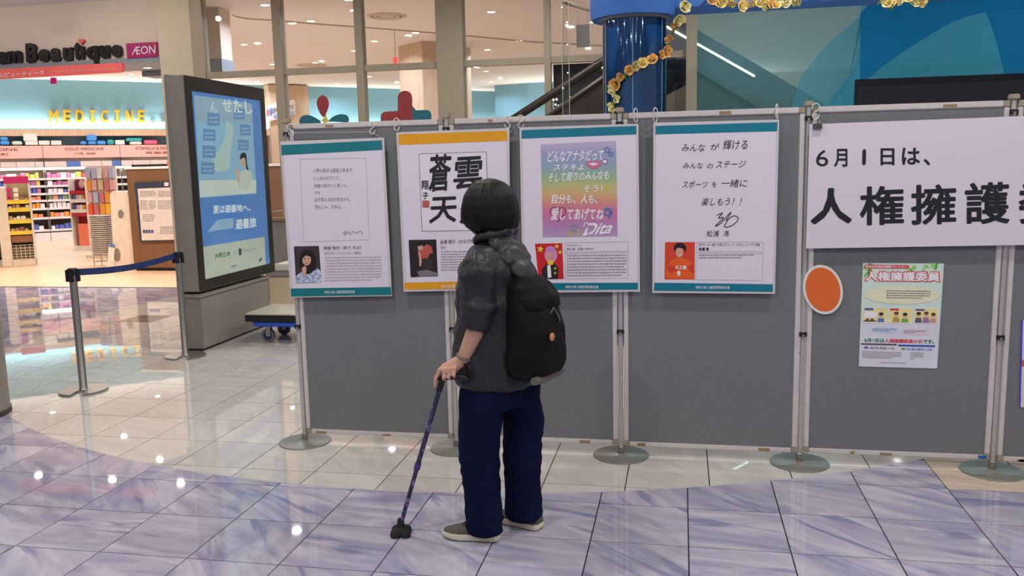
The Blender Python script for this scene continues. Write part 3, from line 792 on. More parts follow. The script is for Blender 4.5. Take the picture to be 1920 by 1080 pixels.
m_pinkw = mat('print_pink_wig', (214, 140, 186), 0.5)
for x, y, r in [(1013, 467, 7), (1044, 462, 5), (1050, 473, 4.5)]: flat('star_shape', PP, star(x, y, r, rot=0.2), m_yel, ph, 3)
flat('dark_jacket', PP, [(1014, 523), (1017, 503), (1025, 495), (1040, 494), (1047, 502), (1046, 523)], m_dk, ph, 3)
flat('wig', PP, ell(1033, 478, 12, 15, 18), m_pinkw, ph, 4); flat('wig_bun', PP, ell(1032, 468, 9, 7, 14), mat('print_lilac_wig', (196, 130, 196), 0.5), ph, 5)
flat('face', PP, ell(1031, 479, 5.5, 7, 14), m_skin, ph, 6)
flat('scarf', PP, [(1026, 488), (1038, 487), (1037, 496), (1028, 498)], m_yel, ph, 6)
flat('white_shirt', PP, [(1026, 498), (1032, 496), (1034, 520), (1027, 521)], m_whiteink, ph, 5)
for yy in (503, 512): flat('jacket_patch', PP, star(1041, yy, 3), m_yel, ph, 5)
outline(PP, [(1059, 455), (1178, 453), (1178, 471), (1059, 473)], 0.6, m_mid, t, 2)
outline(PP, [(1059, 475), (1178, 473), (1178, 522), (1060, 523)], 0.6, m_mid, t, 2)
text('ドラァグクイーン', PP, (1063, 458, 1091, 463), m_ink, t, 'title_line', 3); text('ディタ・スターマイン', PP, [(1063, 465), (1113, 464), (1113, 469), (1063, 470)], m_ink, t, 'name_line', 3, bold=0.03)
lines(PP, 1063, 478, 1175, 521, 8, m_mid, t, 0.5, slope=-0.008)
text('神奈川県人権啓発推進会議', PP, (1060, 535, 1122, 541), m_whiteink, t, 'footer_text', 3)
# 4 --- handwritten sports poster
c4 = [(1225, 230), (1461, 224), (1453, 551), (1223, 549)]
t = poster('laminated_poster', 'laminated poster with black handwriting and a portrait of an orange-shirted player', 'poster', c4, grp=GP)
flat('header_band', PP, [(1229, 236), (1458, 229), (1457, 246), (1229, 252)], m_teal2, t, 2)
flat('footer_band', PP, [(1227, 530), (1449, 533), (1449, 547), (1226, 545)], m_teal2, t, 2)
for s, x0, y0, x1, y1, d in [('みんな', 1279, 270, 1322, 284, 0), ('が', 1332, 269, 1349, 281, 0), ('輝ける', 1356, 263, 1402, 281, 1), ('みんな', 1281, 305, 1318, 316, 0), ('の', 1326, 307, 1337, 316, 0), ('ステージ', 1343, 302, 1398, 315, 1), ('スポーツ', 1280, 339, 1327, 352, 0), ('を', 1335, 341, 1344, 351, 0), ('一緒に', 1353, 336, 1401, 351, 0), ('楽しもう！！', 1316, 371, 1390, 386, 1), ('松浦', 1325, 432, 1348, 444, 0), ('渚', 1356, 432, 1367, 443, 0)]:
    text(s, PP, [(x0, y0), (x1, y0 - d), (x1, y1 - d), (x0, y1)], m_ink, t, 'handwriting', 3, bold=0.006, shear=0.06)
stroke(PP, spline([(1344, 404), (1355, 399), (1347, 409), (1357, 408), (1341, 424), (1352, 418), (1366, 402), (1371, 398), (1366, 406), (1362, 414), (1374, 405), (1383, 407), (1382, 415), (1370, 424), (1358, 425), (1364, 414)], 5), 1.5, 3).build('signature', m_ink, t)
ph = flat('portrait_photo', PP, [(1247, 454), (1303, 454), (1302, 524), (1246, 524)], mat('print_orange_red', (214, 66, 40), 0.45, var=0.05), t, 2)
m_ors = mat('print_orange', (232, 92, 28), 0.45)
flat('shirt', PP, [(1247, 522), (1249, 500), (1258, 490), (1268, 484), (1283, 484), (1294, 490), (1301, 500), (1302, 523)], m_ors, ph, 3)
flat('face', PP, ell(1274, 473, 7, 10, 16), m_skin, ph, 4)
flat('hair', PP, spline([(1264, 472), (1264, 461), (1270, 456), (1280, 456), (1286, 462), (1285, 473), (1281, 466), (1270, 465), (1264, 472)], 3)[:-1], m_hairp, ph, 5)
stroke(PP, [(1271, 478), (1274, 479.5), (1277, 478)], 1.2, 6).build('mouth', m_whiteink, ph)
flat('arm', PP, [(1249, 500), (1256, 497), (1268, 503), (1272, 508), (1256, 512)], mat('print_shirt_shade', (206, 62, 26), 0.45), ph, 4)
flat('arm', PP, [(1289, 499), (1300, 496), (1302, 514), (1292, 506)], mat('print_shirt_shade', (206, 62, 26), 0.45), ph, 4)
text('大工業', PP, (1266, 498, 1287, 505), m_whiteink, ph, 'shirt_lettering', 5, bold=0.03)
text('9', PP, (1269, 508, 1276, 518), m_whiteink, ph, 'shirt_number', 5, bold=0.05)
outline(PP, [(1306, 454), (1432, 454), (1431, 472), (1306, 472)], 0.6, m_mid, t, 2); outline(PP, [(1305, 474), (1431, 475), (1429, 526), (1304, 525)], 0.6, m_mid, t, 2)
text('女子サッカー選手 大宮エルフィード（なでしこリーグ）所属', PP, (1310, 456, 1424, 461.5), m_ink, t, 'title_line', 3); text('松浦 渚', PP, (1310, 464, 1329, 470), m_ink, t, 'name_line', 3, bold=0.04)
lines(PP, 1310, 477, 1414, 487, 2, m_mid, t, 0.5)
text('神奈川県人権啓発推進会議', PP, (1304, 536, 1368, 542), m_whiteink, t, 'footer_text', 3)

# --- banner
cb = [(1518, 233), (1990, 215), (2000, 458), (1511, 466)]
m_bp = mat('banner_paper', (216, 208, 218), 0.7, var=0.015, vs=2, bump=0.1, bs=20)
t = poster('paper_banner', 'long white paper banner with large black rounded lettering', 'banner', cb, m_sheet=m_bp, thick=0.0008)
m_bink = mat('banner_ink', (28, 28, 34), 0.5)
for s, x0, y0, x1, y1 in [('6', 1530, 281, 1553, 312), ('月', 1564, 279, 1589, 313), ('１', 1616, 280, 1624, 309), ('日', 1651, 278, 1677, 310), ('は', 1691, 277, 1725, 309), ('、', 1732, 298, 1744, 310)]:
    if s == '１': flat('character', PP, [(1617, 284), (1618.5, 280), (1622, 279.5), (1624, 283), (1623.5, 306), (1621.5, 309.5), (1618, 309.5), (1616.5, 306)], m_bink, t, 2)
    else: text(s, PP, rect(x0, y0, x1, y1), m_bink, t, 'character', 2, bold=0.004 if s == '6' else 0.022)
for s, x0, y0, x1, y1 in [('人', 1520, 352, 1597, 420), ('権', 1612, 348, 1695, 422), ('擁', 1708, 345, 1793, 421), ('護', 1809, 341, 1893, 420), ('委', 1910, 339, 1990, 419)]:
    text(s, PP, [(x0, y0 + 2), (x1, y0 - 1), (x1, y1 - 1), (x0, y1 + 1)], m_bink, t, 'character', 2, bold=0.034 if s == '人' else 0.021)

# --- flyer
PF = PY(4.4505, 0.0006)
cf = [(1618, 493), (1770, 494), (1757, 691), (1610, 687)]
m_fp = mat('flyer_paper', (206, 226, 214), 0.35, var=0.02, coat=0.2)
t = poster('small_flyer', 'small colourful flyer pinned on the board below the banner', 'flyer', cf, P=PF, m_sheet=m_fp, thick=0.0008)
F = PQ(PF, cf)
m_leaf = [mat('print_leaf_%d' % i, c, 0.4) for i, c in enumerate([(120, 184, 90), (150, 206, 110), (92, 160, 84)])]
rr = random.Random(4)
for i in range(26):
    u = rr.choice([rr.uniform(0.02, 0.12), rr.uniform(0.55, 0.97)]); v = rr.uniform(0.02, 0.13)
    flat('leaf_print', F, ell(u, v, 0.04, 0.016, 8, rot=rr.uniform(0, 3)), m_leaf[i % 3], t, 1 + 0.1 * (i % 3))
flat('white_lower_half', F, rect(0.0, 0.56, 1, 1), mat('flyer_white', (216, 214, 226), 0.4), t, 1)
m_frd = mat('flyer_red', (214, 72, 84), 0.4)
flat('red_tag', F, [(0.03, 0.017), (0.56, 0.017), (0.575, 0.033), (0.56, 0.052), (0.03, 0.052), (0.015, 0.033)], m_frd, t, 2)
text('あなたの街の相談パートナー', F, (0.035, 0.022, 0.55, 0.047), m_whiteink, t, 'tag_lettering', 3, bold=0.02)
text('人権擁護委員', F, (0.025, 0.072, 0.975, 0.182), m_frd, t, 'title_outline', 2, bold=0.085, res=2)
text('人権擁護委員', F, (0.04, 0.082, 0.96, 0.172), m_whiteink, t, 'title_lettering', 3, bold=0.03)
cl = []
for i in range(40):
    a = 2 * pi * i / 40; k = 1 + 0.06 * abs(sin(a * 6)); cl.append((0.5 + 0.46 * k * cos(a), 0.305 + 0.085 * k * sin(a)))
flat('speech_cloud', F, cl, mat('flyer_cream', (226, 222, 190), 0.4), t, 2)
def fl_lines(u0, v0, u1, v1, n, m, h=0.4):
    mb = MB(); st = (v1 - v0) / n
    for i in range(n):
        u = u0
        while u < u1 - (0.12 if i == n - 1 else 0):
            w = rr.uniform(0.012, 0.032); v = v0 + i * st
            mb.add([F(a, b, 3) for a, b in rect(u, v, min(u + w, u1), v + st * h)], [(0, 1, 2, 3)]); u += w + 0.006
    mb.build('small_print', m, t)
fl_lines(0.31, 0.262, 0.86, 0.35, 4, m_grey)
m_pict = [mat('flyer_yellow', (232, 220, 150), 0.4), mat('flyer_blue', (70, 96, 160), 0.4), mat('flyer_purple', (120, 90, 150), 0.4)]
m_cl = [mat('cloth_%d' % i, c, 0.5) for i, c in enumerate([(90, 120, 170), (170, 150, 70), (110, 170, 80), (90, 90, 110), (150, 120, 150), (196, 150, 150)])]
for i, u in enumerate((0.025, 0.345, 0.665)):
    pic = flat('picture_panel', F, rect(u, 0.425, u + 0.305, 0.578), m_pict[0], t, 2)
    outline(F, rect(u, 0.425, u + 0.305, 0.578), 0.008, m_whiteink, pic, 3)
    flat('picture_tag', F, rect(u + 0.02, 0.435, u + 0.13, 0.455), (m_pict[1], m_frd, m_pict[2])[i], pic, 3)
    ppl = ([(0.23, 0.5, 0)], [(0.10, 0.49, 1), (0.21, 0.5, 2)], [(0.06, 0.49, 3), (0.155, 0.485, 4), (0.245, 0.495, 5)])[i]
    for (du, v, ci) in ppl:
        flat('drawn_body', F, [(u + du - 0.045, 0.57), (u + du - 0.035, v + 0.03), (u + du + 0.035, v + 0.03), (u + du + 0.045, 0.57)], m_cl[ci], pic, 3)
        flat('drawn_head', F, ell(u + du, v, 0.028, 0.02, 12), m_skin, pic, 4)
        flat('drawn_hair', F, ell(u + du, v - 0.011, 0.03, 0.014, 12), m_dk if ci in (0, 2, 3) else mat('hair_brown', (96, 60, 40), 0.5), pic, 5)
flat('drawn_whiteboard', F, rect(0.045, 0.468, 0.2, 0.53), m_whiteink, t, 4); flat('drawn_table', F, rect(0.04, 0.555, 0.2, 0.563), m_dk, t, 4)
for u in (0.085, 0.145): flat('drawn_head', F, ell(u, 0.55, 0.022, 0.013, 10), mat('hair_brown', (96, 60, 40), 0.5), t, 5)
flat('blue_bubble', F, ell(0.31, 0.645, 0.17, 0.035, 20), mat('flyer_paleblue', (190, 206, 230), 0.4), t, 2); flat('pink_bubble', F, ell(0.70, 0.655, 0.18, 0.035, 20), mat('flyer_palepink', (222, 200, 220), 0.4), t, 2)
fl_lines(0.16, 0.632, 0.46, 0.666, 2, m_grey); fl_lines(0.55, 0.645, 0.83, 0.679, 2, m_grey)
m_dgr = mat('flyer_green', (30, 120, 80), 0.4)
text('6月1日は', F, (0.06, 0.727, 0.31, 0.765), m_dgr, t, 'date_lettering', 3, bold=0.03); text('人権擁護委員の日', F, (0.315, 0.727, 0.79, 0.765), m_frd, t, 'date_lettering', 3, bold=0.03); text('です。', F, (0.80, 0.727, 0.94, 0.765), m_dgr, t, 'date_lettering', 3, bold=0.03)
flat('brown_bar', F, rect(0.02, 0.775, 0.47, 0.79), mat('flyer_brown', (92, 70, 64), 0.4), t, 2); flat('blue_bar', F, rect(0.49, 0.78, 0.955, 0.797), mat('flyer_barblue', (36, 80, 170), 0.4), t, 2)
flat('phone_mark', F, rect(0.06, 0.807, 0.11, 0.826), m_pict[1], t, 2); flat('phone_mark', F, rect(0.53, 0.811, 0.58, 0.83), m_leaf[2], t, 2)
text('0570-003-110', F, (0.13, 0.807, 0.44, 0.829), m_grey, t, 'phone_number', 3, bold=0.02); text('0120-007-110', F, (0.60, 0.811, 0.92, 0.833), mat('flyer_bluenum', (80, 100, 180), 0.4), t, 'phone_number', 3, bold=0.02)
fl_lines(0.04, 0.853, 0.54, 0.925, 4, m_mid); fl_lines(0.65, 0.853, 0.82, 0.925, 4, m_mid); fl_lines(0.28, 0.955, 0.70, 0.966, 1, m_grey)

# --- plain oval card where the cut-out sticker hangs, and the sheet at the picture's edge
PK = PY(4.4415, 0.0006)
t = thing('oval_card', 'orange oval cut card with white rim stuck on the board post', 'card', PK(1540, 580))
MB().prism([PK(*p) for p in ell(1543, 543, 37, 47, 32, rot=-0.25)], (0, 0.003, 0)).build('card', mat('card_white', (224, 218, 214), 0.5), t)
flat('orange_face', PK, ell(1543, 543, 32, 42, 32, rot=-0.25), mat('card_orange', (222, 104, 40), 0.5), t, 1)
PE = PY(4.449, 0.0006)
ce = [(1915, 600), (1990, 598), (1985, 770), (1911, 763)]
t = poster('edge_sheet', 'sheet with a blue edge and orange stripe cut off by the picture edge', 'poster', ce, P=PE, m_sheet=mat('sheet_white', (214, 206, 222), 0.5), thick=0.001)
flat('blue_edge', PE, [(1915, 600), (1918, 600), (1913.5, 763), (1911, 763)], mat('sheet_blue', (60, 56, 190), 0.5), t, 1)
flat('orange_stripe', PE, [(1916, 675), (1990, 674), (1990, 688), (1915.5, 687)], mat('sheet_orange', (196, 92, 40), 0.5), t, 2)
# ------------------------------------------------------------------ digital sign kiosk, facing sideways
KX = -4.08
m_kgrey = mat('kiosk_grey', (148, 144, 134), 0.45, 0.15, var=0.03, vs=3)
m_kbez = mat('kiosk_bezel', (44, 41, 38), 0.35, var=0.05)
t = thing('digital_sign', 'tall grey digital sign with a lit blue travel advertisement', 'signage', (KX - 0.09, 7.4, 0))
box(KX - 0.17, KX, 6.70, 7.97, 0.02, 0.47).build('plinth', m_kgrey, t, bevel=0.006)
box(KX - 0.155, KX - 0.015, 6.72, 7.95, 0, 0.02).build('kick_strip', m_blk, t)
box(KX - 0.17, KX + 0.012, 6.69, 8.0, 0.47, 0.5).build('plinth_ledge', m_kgrey, t, bevel=0.004)
box(KX - 0.17, KX - 0.005, 6.71, 8.11, 0.52, 2.36).build('housing', m_kgrey, t, bevel=0.008)
box(KX - 0.20, KX - 0.165, 6.72, 8.1, 0.0, 2.37).build('back_panel', m_kgrey, t, bevel=0.006)
bz = MB()
def kb(y0, y1, z0, z1): return box(KX - 0.006, KX + 0.006, y0, y1, z0, z1)
for a in ((6.715, 8.115, 2.235, 2.355), (6.715, 8.115, 0.53, 0.62), (6.715, 6.80, 0.62, 2.235), (8.03, 8.115, 0.62, 2.235)):
    kb(*a).build('bezel', m_kbez, t)
PK2 = PX(KX - 0.002, 0.0011)
def emis(name, rgb, e):
    m = mat(name, rgb, 0.15, var=0.03, vs=3, emit=e); return m
SCR = 0.42
scr = MB().add([(KX - 0.003, 6.78, 0.6), (KX - 0.003, 8.05, 0.6), (KX - 0.003, 8.05, 2.25), (KX - 0.003, 6.78, 2.25)], [(0, 1, 2, 3)]).build('screen', emis('screen_blue', (64, 132, 206), SCR), t)
e_pale = emis('screen_pale', (196, 216, 206), SCR); e_sky = emis('screen_sky', (142, 194, 220), SCR); e_white = emis('screen_white', (214, 228, 214), SCR); e_tag = emis('screen_tag', (92, 146, 196), SCR)
e_lime = emis('screen_land', (184, 214, 206), SCR); e_skin = emis('screen_skin', (214, 176, 150), SCR); e_dk = emis('screen_dark', (38, 40, 46), 0.3); e_green = emis('screen_green', (60, 120, 60), 0.4); e_txt = emis('screen_text', (226, 236, 232), SCR)
flat('picture_area', PK2, [(364, 178), (472, 195), (481, 363), (375, 371)], e_sky, scr, 1)
flat('mist', PK2, [(364, 178), (470, 194), (474, 231), (367, 228)], emis('screen_mist', (150, 184, 200), SCR), scr, 2)
flat('land', PK2, spline([(424, 222), (438, 240), (436, 262), (432, 290), (428, 318), (404, 320), (398, 300), (410, 282), (420, 262), (424, 240), (424, 222)], 3)[:-1], e_lime, scr, 2)
flat('white_strip', PK2, [(374, 338), (480, 337), (481, 362), (375, 370)], e_white, scr, 2)
for (a, b, c, d) in [(389, 211, 412, 236), (438, 202, 459, 224), (381, 241, 404, 264), (380, 272, 404, 296), (377, 303, 402, 327), (450, 232, 470, 254), (446, 261, 466, 282)]:
    tg = flat('place_tag', PK2, [(a, b), (c, b + 2), (c, d), (a, d)], e_tag, scr, 3)
    for kk in (0.3, 0.62):
        flat('tag_line', PK2, rect(a + 3, b + (d - b) * kk + 1, c - 3, b + (d - b) * kk + 3.5), emis('screen_tagtext', (150, 186, 216), SCR), tg, 4)
text('せたし', PK2, [(416, 184), (472, 190), (474, 214), (418, 210)], e_txt, scr, 'screen_lettering', 4, bold=0.02)
text('ん', PK2, [(393, 190), (407, 192), (408, 212), (395, 209)], e_txt, scr, 'screen_lettering', 4)
wm_ = flat('woman_dress', PK2, spline([(447, 355), (446, 335), (452, 322), (462, 319), (471, 324), (472, 340), (466, 356)], 3), emis('screen_dress', (206, 214, 196), SCR), scr, 4)
flat('woman_face', PK2, ell(457, 303, 6, 10, 14), e_skin, wm_, 5); flat('woman_hair', PK2, spline([(450, 300), (451, 290), (457, 286), (462, 290), (463, 306), (466, 318), (462, 316), (459, 296), (450, 300)], 3)[:-1], e_dk, wm_, 6)
flat('woman_arm', PK2, [(440, 316), (446, 316), (450, 338), (446, 346)], e_skin, wm_, 5)
flat('white_footer', PK2, [(380, 463), (496, 444), (499, 502), (384, 528)], emis('screen_cream', (206, 216, 196), SCR * 0.85), scr, 1)
text('夏は避暑地へ、', PK2, [(400, 385), (470, 382), (470, 396), (400, 401)], e_txt, scr, 'screen_lettering', 3, bold=0.025)
text('避暑旅', PK2, [(442, 411), (480, 407), (481, 426), (442, 431)], e_txt, scr, 'screen_lettering', 3, bold=0.03)
flat('train_drawing', PK2, [(388, 436), (398, 424), (406, 414), (414, 411), (438, 409), (438, 428), (405, 432)], emis('screen_train', (150, 190, 216), SCR), scr, 3)
text('JR東日本', PK2, [(402, 475), (432, 470), (432, 482), (403, 486)], e_green, scr, 'screen_lettering', 3, bold=0.03)
stroke(PK2, [(437, 470), (443, 478)], 1.2, 3).build('cross_mark', emis('screen_grey', (150, 156, 150), 0.4), scr); stroke(PK2, [(443, 469), (437, 479)], 1.2, 3).build('cross_mark', emis('screen_grey', (150, 156, 150), 0.4), scr)
flat('logo_mark', PK2, [(447, 466), (453, 466), (453, 478), (448, 479)], e_dk, scr, 3)
text('ウェザーニュース', PK2, [(455, 468), (479, 464), (479, 470), (455, 474)], e_dk, scr, 'screen_lettering', 3, bold=0.01)
flat('corner_mark', PK2, [(485, 488), (491, 482), (491, 487), (486, 492)], e_dk, scr, 3); flat('footer_mark', PK2, [(433, 498), (444, 496), (444, 500), (433, 502)], emis('screen_grey', (150, 156, 150), 0.4), scr, 3)

MB().add([(KX + 0.004, 6.79, 0.61), (KX + 0.004, 8.04, 0.61), (KX + 0.004, 8.04, 2.24), (KX + 0.004, 6.79, 2.24)], [(0, 1, 2, 3)]).build('cover_glass', glass('sign_glass', (0.95, 0.97, 0.97), 0.9, 0.10, (0.8, 0.85, 0.85)), t)  # pale haze mixed into the glass stands for glare on the screen
# ------------------------------------------------------------------ belt barrier posts
def stanchion(px, py, rot, label):
    p = at_z(px, py); W = Matrix.Translation((p.x, p.y, 0)) @ Matrix.Rotation(rot, 4, 'Z')
    t = thing('barrier_post', label, 'barrier post', (p.x, p.y, 0), rot, group='belt barrier posts')
    # foot: a rounded disc with a notch
    poly = []
    for i in range(41):
        a = radians(-90 + 14) + (2 * pi - radians(28)) * i / 40
        poly.append((0.165 * cos(a), 0.165 * sin(a)))
    poly += [(-0.028, -0.045), (0.028, -0.045)]
    base = MB().prism([(x, y, 0) for x, y in poly], (0, 0, 0.014)).xf(W).build('foot_disc', m_steel, t, bevel=0.003)
    MB().lathe([(0.033, 0.012), (0.030, 0.02), (0.0265, 0.025), (0.0265, 0.85)], 24).xf(W).build('tube', m_steel, t, smooth=40)
    MB().lathe([(0.031, 0.845), (0.033, 0.85), (0.033, 0.89), (0.03, 0.895)], 24).xf(W).build('head', m_blk, t, smooth=40)
    for a in range(4):
        MB().box(-0.016, 0.016, 0.028, 0.046, 0.80, 0.885).xf(W @ Matrix.Rotation(a * pi / 2 + 0.0, 4, 'Z')).build('belt_clip', m_blk, t, bevel=0.003)
    return t, p
s1, p1 = stanchion(157, 733, 0.35, 'steel barrier post nearer the camera, holding one end of the blue belt')
s2, p2 = stanchion(348, 668, 0.35, 'steel barrier post beside the digital sign, at the far end of the belt')
d = (p2 - p1).normalized(); m_belt = mat('navy_belt', (28, 52, 104), 0.7, bump=0.3, bs=700)
pts = []
for i in range(13):
    u = i / 12; q_ = p1.lerp(p2, u); pts.append((q_.x + d.x * 0.045 * (1 - 2 * u), q_.y + d.y * 0.045 * (1 - 2 * u), 0.862 - 0.03 * sin(pi * u)))
mb = MB(); nrm = Vector((d.y, -d.x, 0)) * 0.0012
for s in (-1, 1):
    for x, y, z in pts: mb.v += [Vector((x, y, z - 0.024)) + nrm * s, Vector((x, y, z + 0.024)) + nrm * s]
n = len(pts)
for k in range(n - 1):
    for o_ in (0, 2 * n): mb.f.append((o_ + 2 * k, o_ + 2 * k + 1, o_ + 2 * k + 3, o_ + 2 * k + 2))
    mb.f.append((2 * k, 2 * k + 2, 2 * n + 2 * k + 2, 2 * n + 2 * k)); mb.f.append((2 * k + 1, 2 * k + 3, 2 * n + 2 * k + 3, 2 * n + 2 * k + 1))
mb.build('belt', m_belt, s1, label='navy blue belt stretched between the two posts')

# ------------------------------------------------------------------ round pillar at the picture's edge
e0 = at_z(21, 790)
t = thing('round_pillar', 'round grey pillar at the left edge beside the barrier post', 'pillar', (e0.x - 0.44, e0.y + 0.06, 0))
W = Matrix.Translation((e0.x - 0.44, e0.y + 0.06, 0))
MB().lathe([(0.30, 0.0), (0.30, 0.03)], 48).xf(W).build('base_ring', mat('dark_base', (70, 64, 60), 0.4, 0.3), t, smooth=40)
MB().lathe([(0.292, 0.03), (0.292, CEIL)], 48).xf(W).build('shaft', mat('pillar_grey', (150, 142, 132), 0.35, 0.2, var=0.05), t, smooth=40)

# ------------------------------------------------------------------ hand cart behind the first board
cw = at_z(508, 640)
cx, cy = cw.x - 0.02, cw.y
t = thing('hand_cart', 'blue flat hand cart on rubber casters behind the first board', 'cart', (cx + 0.35, cy + 0.2, 0))
m_blue = mat('cart_blue', (52, 92, 206), 0.45); m_rub = mat('caster_rubber', (112, 108, 106), 0.6); m_hub = mat('caster_hub', (30, 46, 110), 0.5)
box(cx - 0.10, cx + 0.85, cy - 0.10, cy + 0.42, 0.155, 0.20).build('deck', m_blue, t, bevel=0.008)
for (dx, dy) in ((0, 0), (0.72, 0), (0, 0.32), (0.72, 0.32)):
    w = MB().tube([(cx + dx, cy + dy - 0.016, 0.06), (cx + dx, cy + dy + 0.016, 0.06)], 0.06, 24).build('wheel', m_rub, t, smooth=40)
    MB().tube([(cx + dx, cy + dy - 0.018, 0.06), (cx + dx, cy + dy + 0.018, 0.06)], 0.04, 20).build('hub', m_hub, w, smooth=40)
    fk = MB()
    fk.box(cx + dx - 0.014, cx + dx + 0.03, cy + dy - 0.024, cy + dy - 0.02, 0.05, 0.155); fk.box(cx + dx - 0.014, cx + dx + 0.03, cy + dy + 0.02, cy + dy + 0.024, 0.05, 0.155); fk.box(cx + dx - 0.014, cx + dx + 0.03, cy + dy - 0.024, cy + dy + 0.024, 0.148, 0.156)
    fk.build('caster_fork', m_steel, t)
cs = thing('flat_carton', 'flat white wrapped carton lying on the blue hand cart', 'carton', (cx + 0.3, cy + 0.15, 0.2))
box(cx - 0.16, cx + 0.8, cy - 0.12, cy + 0.44, 0.202, 0.262).build('carton_edge', m_blk, cs, bevel=0.004)
box(cx - 0.158, cx + 0.79, cy - 0.118, cy + 0.438, 0.262, 0.278).build('wrap_sheet', mat('plastic_wrap', (216, 206, 186), 0.25, var=0.08, bump=0.6, bs=20), cs, bevel=0.006)
b2 = thing('stacked_crate', 'pale crate with a steel rim standing behind the loaded hand cart', 'crate', (-4.0, 8.9, 0))
box(-4.45, -3.0, 8.7, 9.2, 0.0, 0.40).build('crate_body', mat('crate_cream', (206, 190, 158), 0.6), b2, bevel=0.01)
box(-4.47, -2.98, 8.68, 9.22, 0.40, 0.45).build('crate_rim', m_steel, b2, bevel=0.006)
box(-4.4, -3.05, 8.72, 9.18, 0.45, 0.53).build('folded_sheet', mat('folded_paper', (222, 214, 202), 0.6), b2, bevel=0.01)
b3 = thing('standing_panel', 'grey panel with a tan top edge standing behind the crate', 'panel', (-4.0, 9.6, 0))
box(-4.9, -3.2, 9.5, 9.6, 0.0, 0.95).build('grey_board', mat('grey_board', (140, 134, 126), 0.6), b3, bevel=0.01)
box(-4.92, -3.18, 9.49, 9.61, 0.95, 0.99).build('board_edge', mat('tan_edge', (150, 124, 92), 0.5), b3, bevel=0.004)
MB().tube([(-4.9, 9.48, 0.98), (-4.7, 9.46, 1.07), (-4.3, 9.44, 1.1), (-3.6, 9.44, 1.1)], 0.012, 8).build('rail', m_steel, b3, smooth=40)

# ------------------------------------------------------------------ blue glass column, canopy, garlands
CYC = 7.5
l_, r_ = at_y(1130, 120, CYC), at_y(1250, 120, CYC)
ccx, crad = (l_.x + r_.x) / 2, (r_.x - l_.x) / 2 * 0.995
t = thing('blue_column', 'round column clad in glossy deep blue glass behind the boards', 'column', (ccx, CYC, 0))
W = Matrix.Translation((ccx, CYC, 0))
m_bcol = mat('deep_blue_glass', (20, 98, 158), 0.06, var=0.35, vs=2.2, stretch=(2.2, 2.2, 0.35), coat=1.0, spec=0.8)
MB().lathe([(crad * 0.94, 0.0), (crad * 0.94, 2.95)], 64).xf(W).build('core', m_bcol, t, smooth=40)
MB().lathe([(crad, 0.02), (crad, 2.9)], 64, closed=False).xf(W).build('glass_sleeve', glass('column_glass', (0.72, 0.84, 0.95), 1.0), t, smooth=40)
for k in range(6):
    a = radians(-150 + 60 * k); MB().tube([(ccx + crad * 1.003 * cos(a), CYC + crad * 1.003 * sin(a), 0.02), (ccx + crad * 1.003 * cos(a), CYC + crad * 1.003 * sin(a), 2.85)], 0.004, 6).build('glass_joint', mat('joint_silver', (120, 170, 210), 0.3, 0.3), t)
zc = at_y(1190, 26, CYC - 0.3).z
m_cblue = mat('canopy_blue', (70, 122, 206), 0.5, var=0.04, vs=2)
t = thing('blue_canopy', 'bright blue round capital and beam above the glass column', 'canopy', (ccx, CYC, zc))
W = Matrix.Translation((ccx, CYC, 0))
cr2 = ccx - at_y(1107, 20, CYC).x
MB().lathe([(crad * 1.04, zc + 0.012), (cr2 * 0.96, zc), (cr2, zc + 0.02), (cr2 * 1.03, CEIL - 0.01)], 64).xf(W).build('capital', m_cblue, t, smooth=40)
MB().lathe([(crad * 1.02, zc - 0.015), (crad * 1.12, zc + 0.005)], 64).xf(W).build('capital_rim', mat('rim_grey', (120, 124, 132), 0.4), t, smooth=40)
zb = at_y(1310, 14, CYC - 0.1).z
box(ccx + 0.1, 7.0, CYC - 0.1, CYC + 0.25, zb, CEIL - 0.01).build('beam', m_cblue, t, bevel=0.01)
# roses
m_ros = [mat('rose_%d' % i, c, 0.6, var=0.1, vs=40) for i, c in enumerate([(242, 232, 170), (246, 220, 140), (240, 186, 110)])]
m_gl = mat('garland_leaf', (132, 156, 66), 0.6, var=0.2, vs=40); m_stem = mat('garland_stem', (86, 104, 44), 0.7)
def rose_mesh():
    mb = MB()
    for ring, (n, r, tilt, sz) in enumerate(((5, 0.022, 0.5, 0.024), (4, 0.013, 1.0, 0.019), (3, 0.005, 1.3, 0.014))):
        for i in range(n):
            a = 2 * pi * i / n + ring * 0.5
            M = Matrix.Rotation(a, 4, 'Z') @ Matrix.Translation((r, 0, 0.004 * ring)) @ Matrix.Rotation(-tilt, 4, 'Y')
            pv = [M @ Vector((sz * x, sz * y, 0.25 * sz * (x * x))) for x, y in ((-0.3, -0.6), (0.5, -0.8), (1.0, 0.0), (0.5, 0.8), (-0.3, 0.6))]
            mb.add(pv, [(0, 1, 2), (0, 2, 3), (0, 3, 4)])
    mb.lathe([(0.001, -0.004), (0.009, 0.002), (0.008, 0.012), (0.001, 0.018)], 7)
    return mb
_rose = [None, None, None]
leafmb = MB().add([(0, 0, 0), (0.016, 0.012, 0.004), (0.04, 0, 0.0), (0.016, -0.012, 0.004)], [(0, 1, 2), (0, 2, 3)])
_leafme = None
